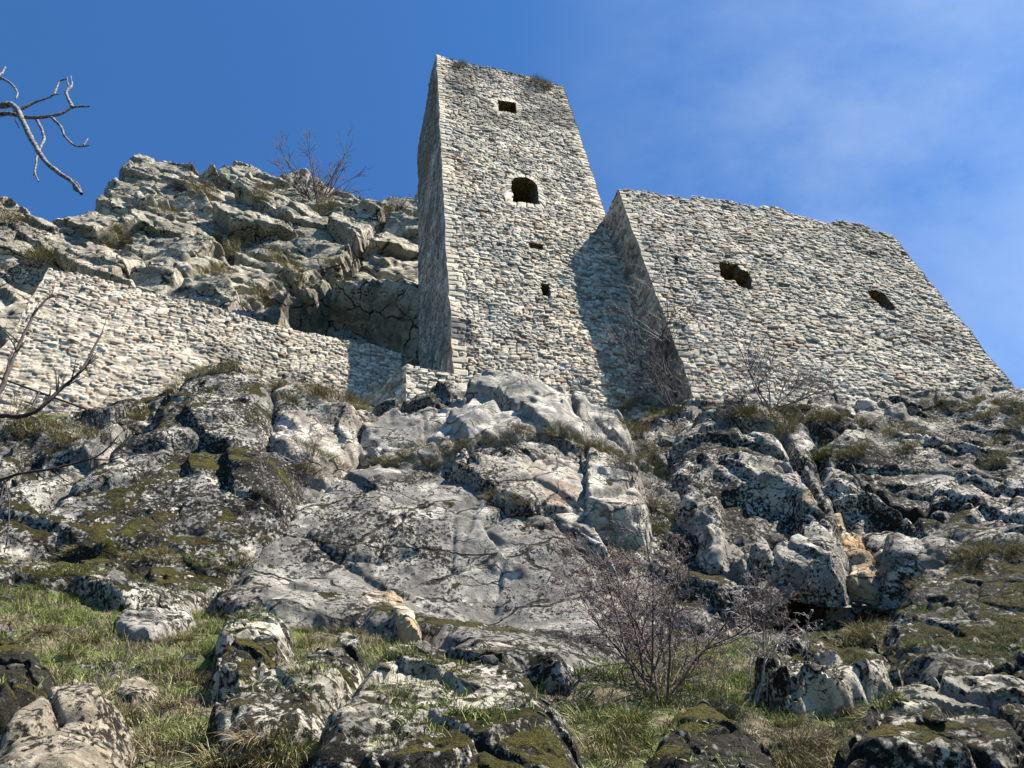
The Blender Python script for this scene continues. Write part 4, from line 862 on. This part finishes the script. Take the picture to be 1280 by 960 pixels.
def shrub(name, label, base, stems, r0, seed, mats=('twig_red', 'twig_grey'), n1=7, n2=6, n3=0, grav=.02, wig=.12, buds=0, ang=.75, thin=1.0, group=None, lf=(.5, .45, .4)):
    rg = np.random.default_rng(seed); root = thing(name, base, label, 'shrub', group); S, T1, T2 = [], [], []
    for d, L in stems:
        st = path(base + rg.normal(size=3) * .04 - np.array([0, 0, .08]), d, L, r0 * rg.uniform(.7, 1.1), r0 * .28, 9, wig * .7, .01, rg); S.append(st)
        l1 = branch_out(T1, st, rg, n1, lf[0], ang, .62, 6, wig, grav, .2)
        for b in l1:
            l2 = branch_out(T2, b, rg, n2, lf[1], ang, .6, 4, wig * 1.2, grav, .15)
            if n3:
                for c in l2: branch_out(T2, c, rg, n3, lf[2], ang, .65, 3, wig * 1.3, grav, .2)
    V, Q = tubes(S, 6); mesh_np('stem', V, Q, M[mats[0]], parent=root, origin=np.array(base))
    V, Q = tubes(T1, 4); mesh_np('branch', V, Q, M[mats[0]], parent=root, origin=np.array(base))
    T2 = [(p, np.maximum(r * thin, .0013 * thin)) for p, r in T2]
    V, Q = tubes(T2, 3); o = mesh_np('twig', V, Q, M[mats[1]], parent=root, origin=np.array(base)); o['kind'] = 'stuff'
    if buds:
        ends = np.array([p[rg.integers(1, len(p))] for p, r in T2]); ends = ends[rg.permutation(len(ends))[:buds]] + rg.normal(size=(min(buds, len(ends)), 3)) * .012
        oc = np.array([(1, 0, 0), (-1, 0, 0), (0, 1, 0), (0, -1, 0), (0, 0, 1), (0, 0, -1)], float); fc = np.array([(0, 2, 4), (2, 1, 4), (1, 3, 4), (3, 0, 4), (2, 0, 5), (1, 2, 5), (3, 1, 5), (0, 3, 5)])
        sz = rg.uniform(.004, .0075, (len(ends), 1, 1)); V = (ends[:, None] + oc[None] * sz).reshape(-1, 3); F = (np.arange(len(ends))[:, None, None] * 6 + fc[None]).reshape(-1, 3)
        o = mesh_np('bud', V, F, M['bud'], parent=root, origin=np.array(base)); o['kind'] = 'stuff'
    return root
def pdir(u0, v0, u1, v1, Y, dY=0.0): a, b = at(u0, v0, Y), at(u1, v1, Y + dY); return b - a
b0 = cast(818, 872)[0]
st = [(pdir(818, 872, u, v, b0[1], dy), L) for u, v, dy, L in ((760, 800, .1, 1.2), (735, 770, .0, 1.2), (790, 740, .3, 1.25), (812, 705, .2, 1.4), (818, 715, -.1, 1.35), (835, 730, .3, 1.2), (770, 730, .3, 1.2), (870, 780, .1, 1.1), (900, 770, .1, 1.25), (920, 800, -.1, 1.15), (860, 740, .5, 1.15), (840, 760, -.4, 1.1), (800, 730, -.2, 1.2))]
shrub('bare_shrub', 'large tangled leafless shrub with reddish twigs at the foot of the cliff', b0, st, .0105, 201, ('twig_red', 'twig_mauve'), 16, 11, 3, .0, .18, 1500, thin=1.25, lf=(.40, .42, .42))
b1 = cast(938, 878)[0]
shrub('bare_shrub', 'drooping grey tangle of twigs right of the large reddish shrub', b1, [(pdir(930, 880, u, v, b1[1], dy), L) for u, v, dy, L in ((950, 800, 0, .9), (975, 820, .1, .85), (920, 790, .1, .9), (960, 830, -.2, .8), (985, 850, 0, .8))], .009, 203, ('twig_grey', 'twig_grey'), 13, 9, 3, -.09, .16, thin=1.4)
p = cast(962, 512)[0]
shrub('bare_shrub', 'thin leafless shrub spread against the large curtain wall', p, [(pdir(962, 508, u, v, p[1] - .25, dy), L) for u, v, dy, L in ((905, 430, 0, 2.6), (922, 440, -.2, 2.2), (955, 430, 0, 1.6), (985, 450, 0, 1.7), (1010, 465, 0, 1.6), (1020, 480, -.3, 1.5), (890, 480, -.3, 1.6))], .022, 205, ('branch_dark', 'twig_grey'), 11, 7, 2, .01, .12, thin=2.4, lf=(.6, .5, .4))
for i, (u, v, tips, lb) in enumerate((((848), 500, ((740, 345), (765, 335), (790, 380), (800, 400), (750, 390)), 'tallest leafless shrub in the shaded corner beside the tower'), (838, 508, ((790, 430), (760, 440), (810, 440), (830, 430)), 'low dark leafless shrub at the foot of the shaded corner'), (855, 510, ((845, 450), (835, 470), (858, 462)), 'short whitish twiggy shrub against the edge of the large wall'))):
    p = cast(u, v)[0]
    if p is None: continue
    q = np.array([J_ for J_ in p]); q = q if i else np.array([4.35, 14.75, q[2]])
    shrub('bare_shrub', lb, q, [(pdir(u, v, a, b, q[1] - .1, -.2 + .1 * j), (4.2, 2.2, 1.2)[i] * (1 - .07 * j)) for j, (a, b) in enumerate(tips)], (.035, .02, .012)[i], 211 + i, ('branch_dark', 'branch'), 11, 7, 2, .02, .13, thin=2.2, lf=(.6, .5, .4), ang=.85)
for i, (u, v, w_, h_, lb) in enumerate(((395, 252, 120, 80, 'widest leafless bush on the crag skyline, well left of the tower'), (240, 226, 80, 28, 'low wide leafless bush on the left of the crag top'), (492, 266, 30, 22, 'small leafless bush on the crag beside the tower'), (395, 245, 50, 22, 'faint low thicket behind the widest leafless bush of the crag'))):
    p, nr, nm = cast(u, v + 4)
    if p is None: continue
    p = p + np.array([0, .3, 0]); k_ = np.linalg.norm(p) / FPX
    shrub('bare_shrub', lb, p, [(np.array([RNG.uniform(-.5, .5) * w_, RNG.uniform(-.2, .2) * w_, h_ * RNG.uniform(.8, 1.1)]) * 1.0, h_ * k_ * 1.5 * RNG.uniform(.7, 1.1)) for _ in range(12)], .05 if i == 0 else .03, 221 + i, ('branch_dark', 'twig_red'), 8, 6, 0, .03, .10, ang=.5, thin=3.2)
for i, (u, v, hgt_, lb) in enumerate(((385, 590, .9, 'wispy leafless shrub in the cleft left of the grey slab'), (352, 640, .8, 'wispy leafless shrub lower in the cleft beside the mossy outcrop'), (752, 562, .9, 'brownish leafless shrub on the ledge under the tower'), (790, 600, 1.0, 'thin leafless shrub in the shady gully'))):
    p = cast(u, v)[0]
    if p is not None: shrub('bare_shrub', lb, p, [(np.array([RNG.uniform(-.7, .7), -.3, 1.0]), hgt_ * RNG.uniform(.7, 1.2)) for _ in range(7)], .007, 231 + i, ('twig_red', 'twig_grey'), 6, 5, 0, .02, .13, thin=1.8)

def px_line(pts, Y, w0, w1, dY=0.0):
    """photo polyline -> smoothed world polyline with radii given in photo pixels"""
    P = np.array([at(u, v, Y + dY * i / max(1, len(pts) - 1)) for i, (u, v) in enumerate(pts)]); k_ = np.linalg.norm(P.mean(0)) / FPX
    f = np.linspace(0, len(P) - 1, (len(P) - 1) * 4 + 1); o = []
    for a in f:
        i = min(int(a), len(P) - 2); t = a - i; p0, p1, p2, p3 = P[max(i - 1, 0)], P[i], P[i + 1], P[min(i + 2, len(P) - 1)]
        o.append(.5 * ((2 * p1) + (p2 - p0) * t + (2 * p0 - 5 * p1 + 4 * p2 - p3) * t * t + (-p0 + 3 * p1 - 3 * p2 + p3) * t ** 3))
    o = np.array(o); r = np.linspace(w0, w1, len(o)) * k_ * .5; return o + noise(o, 9, 77)[:, None] * k_ * .8, r * (1 + .25 * noise(o, 14, 78))
def side_tree(name, label, foot_uv, Y, limbs, mat, tr, trunk_top):
    top = at(*trunk_top, Y); hx, hy = top[0], top[1]
    ok, loc, _, _, _, _ = SC.ray_cast(DG, Vector((hx, hy, 30)), Vector((0, 0, -1))); z0 = loc[2] if ok else -1.0
    base = np.array([hx, hy, z0]); root = thing(name, base, label, 'tree')
    k_ = np.linspace(0, 1, 14)[:, None]; line = base - np.array([0, 0, .3]) + (top + np.array([0, 0, .8]) - base + np.array([0, 0, .3])) * k_; line = line + np.stack([noise(line, .8, 5), noise(line, .8, 6), line[:, 0] * 0], 1) * .10
    V, Q = tubes([(line, np.linspace(tr, tr * .45, 14))], 10); mesh_np('trunk', V, Q, mat, parent=root, origin=base)
    for grp in limbs:
        V, Q = tubes(grp, 7); mesh_np('branch', V, Q, mat, parent=root, origin=base)
Yd = 2.5
side_tree('dead_tree', 'dead grey tree reaching in from the upper left with bare crooked branches', None, Yd, [
  [px_line([(-160, 150), (-60, 128), (0, 132), (12, 130), (21, 136), (29, 152), (37.5, 170), (50, 193), (69, 213), (90, 228), (101, 242)], Yd, 8, 3.0), px_line([(94, 230), (92, 236), (97, 240)], Yd, 3, 1), px_line([(90, 226), (97, 230), (101, 238)], Yd, 3, 1)],
  [px_line([(-160, 170), (-60, 150), (0, 143), (12.5, 142), (31, 146.5), (50, 146.5), (69, 144), (83, 138), (92, 134), (111, 133)], Yd + .1, 5.6, 1.5), px_line([(90, 134), (83, 118), (86.5, 110), (89.6, 105), (89, 95)], Yd + .1, 3.6, 1.4), px_line([(86, 109), (85, 104), (84.5, 97)], Yd + .1, 2, 1),
   px_line([(64.6, 146.5), (76, 158), (80, 169), (94, 182), (111, 182)], Yd + .1, 3.2, 1.6), px_line([(105, 181), (108, 178), (110, 173)], Yd + .1, 2, .8), px_line([(45, 148), (51, 160), (54.6, 173.5), (50, 185), (45, 202), (44, 216), (48, 227)], Yd + .3, 3.4, 1.4), px_line([(44, 216), (42, 219), (41, 222)], Yd + .3, 1.6, .8)],
  [px_line([(14, 142), (25, 137), (42, 129), (67, 118), (73, 103), (84, 98.5)], Yd + .25, 3.6, 1.2), px_line([(67, 118), (71, 118), (74, 118.5)], Yd + .25, 1.6, .7), px_line([(18, 144), (20, 152), (24, 160)], Yd + .2, 1.6, .8)],
  [px_line([(-160, 110), (-40, 90), (0, 97.5), (12.5, 104), (21, 114), (20, 123.5)], Yd + .2, 3.6, 1.2), px_line([(-40, 100), (-8, 98), (0, 93), (7, 84)], Yd + .2, 3.4, 1.8)]], M['branch'], .10, (-160, 150))
def twiggy(main, Y, w0, w1, seed, n=10, lf=.18):
    rg = np.random.default_rng(seed); L_ = px_line(main, Y, w0, w1); out = [L_]; b = branch_out(out, L_, rg, n, lf, .6, .55, 5, .12, .03, .35)
    for q in list(b): branch_out(out, q, rg, 3, .45, .7, .7, 3, .15, .03, .3)
    return out
Ys = 3.6
side_tree('young_tree', 'slender dark budding branches reaching in from the left over the low wall', None, Ys, [
  twiggy([(-120, 560), (-60, 535), (0, 520), (22, 521), (45, 514), (64, 498), (82, 481), (100, 465), (113, 445), (121, 428), (129, 414)], Ys, 6.0, 1.8, 301, 12),
  twiggy([(-110, 620), (-50, 560), (0, 488), (8, 468), (18, 445), (30, 418), (43, 392), (56, 376), (66, 368)], Ys + .2, 6.0, 1.6, 302, 10, .14),
  twiggy([(-120, 640), (-60, 615), (0, 600), (25, 592), (60, 587), (95, 579), (120, 571), (135, 560), (148, 545)], Ys - .1, 3.6, 1.4, 303, 8),
  [px_line([(118, 574), (135, 575), (150, 572)], Ys - .1, 1.8, 1.0)], [px_line([(68, 588), (80, 600), (92, 605)], Ys - .1, 1.6, .8)], [px_line([(-20, 660), (0, 625), (6, 600), (12, 640), (6, 690)], Ys, 2, 1.2)], [px_line([(-30, 640), (0, 608), (25, 588), (28, 568)], Ys, 2.4, 1.0)]], M['branch_dark'], .06, (-120, 560))

# ------------------------------------------------------------------ wire fence in front of the low wall
def build_fence():
    Pn = LW_A - LW_N * .55; A, B = onplane(-90, 440, Pn, LW_N), onplane(131, 520, Pn, LW_N); org = np.array(B) - np.array([0, 0, .8])
    root = thing('wire_fence', org, 'thin dark wire fence with sloping top rail before the low wall', 'fence')
    V, Q = tubes([(np.linspace(A, B, 8), np.full(8, .022))], 6); mesh_np('rail', V, Q, M['metal'], parent=root, origin=org)
    ln = []; n_ = 34
    for i in range(n_):
        p = A + (B - A) * (i + .5) / n_; ln.append((np.array([p, p - np.array([0, 0, .55]), p - np.array([0, 0, 1.1])]), np.full(3, .0045)))
    for k_ in range(1, 7): ln.append((np.linspace(A, B, 5) - np.array([0, 0, .18 * k_]), np.full(5, .0045)))
    V, Q = tubes(ln, 4); mesh_np('mesh_panel', V, Q, M['metal'], parent=root, origin=org)
    for f in (.12, .62): 
        p = A + (B - A) * f; V, Q = tubes([(np.array([p + np.array([0, 0, .03]), p - np.array([0, 0, .8]), p - np.array([0, 0, 1.6])]), np.full(3, .025))], 6); mesh_np('post', V, Q, M['metal'], parent=root, origin=org)
build_fence()
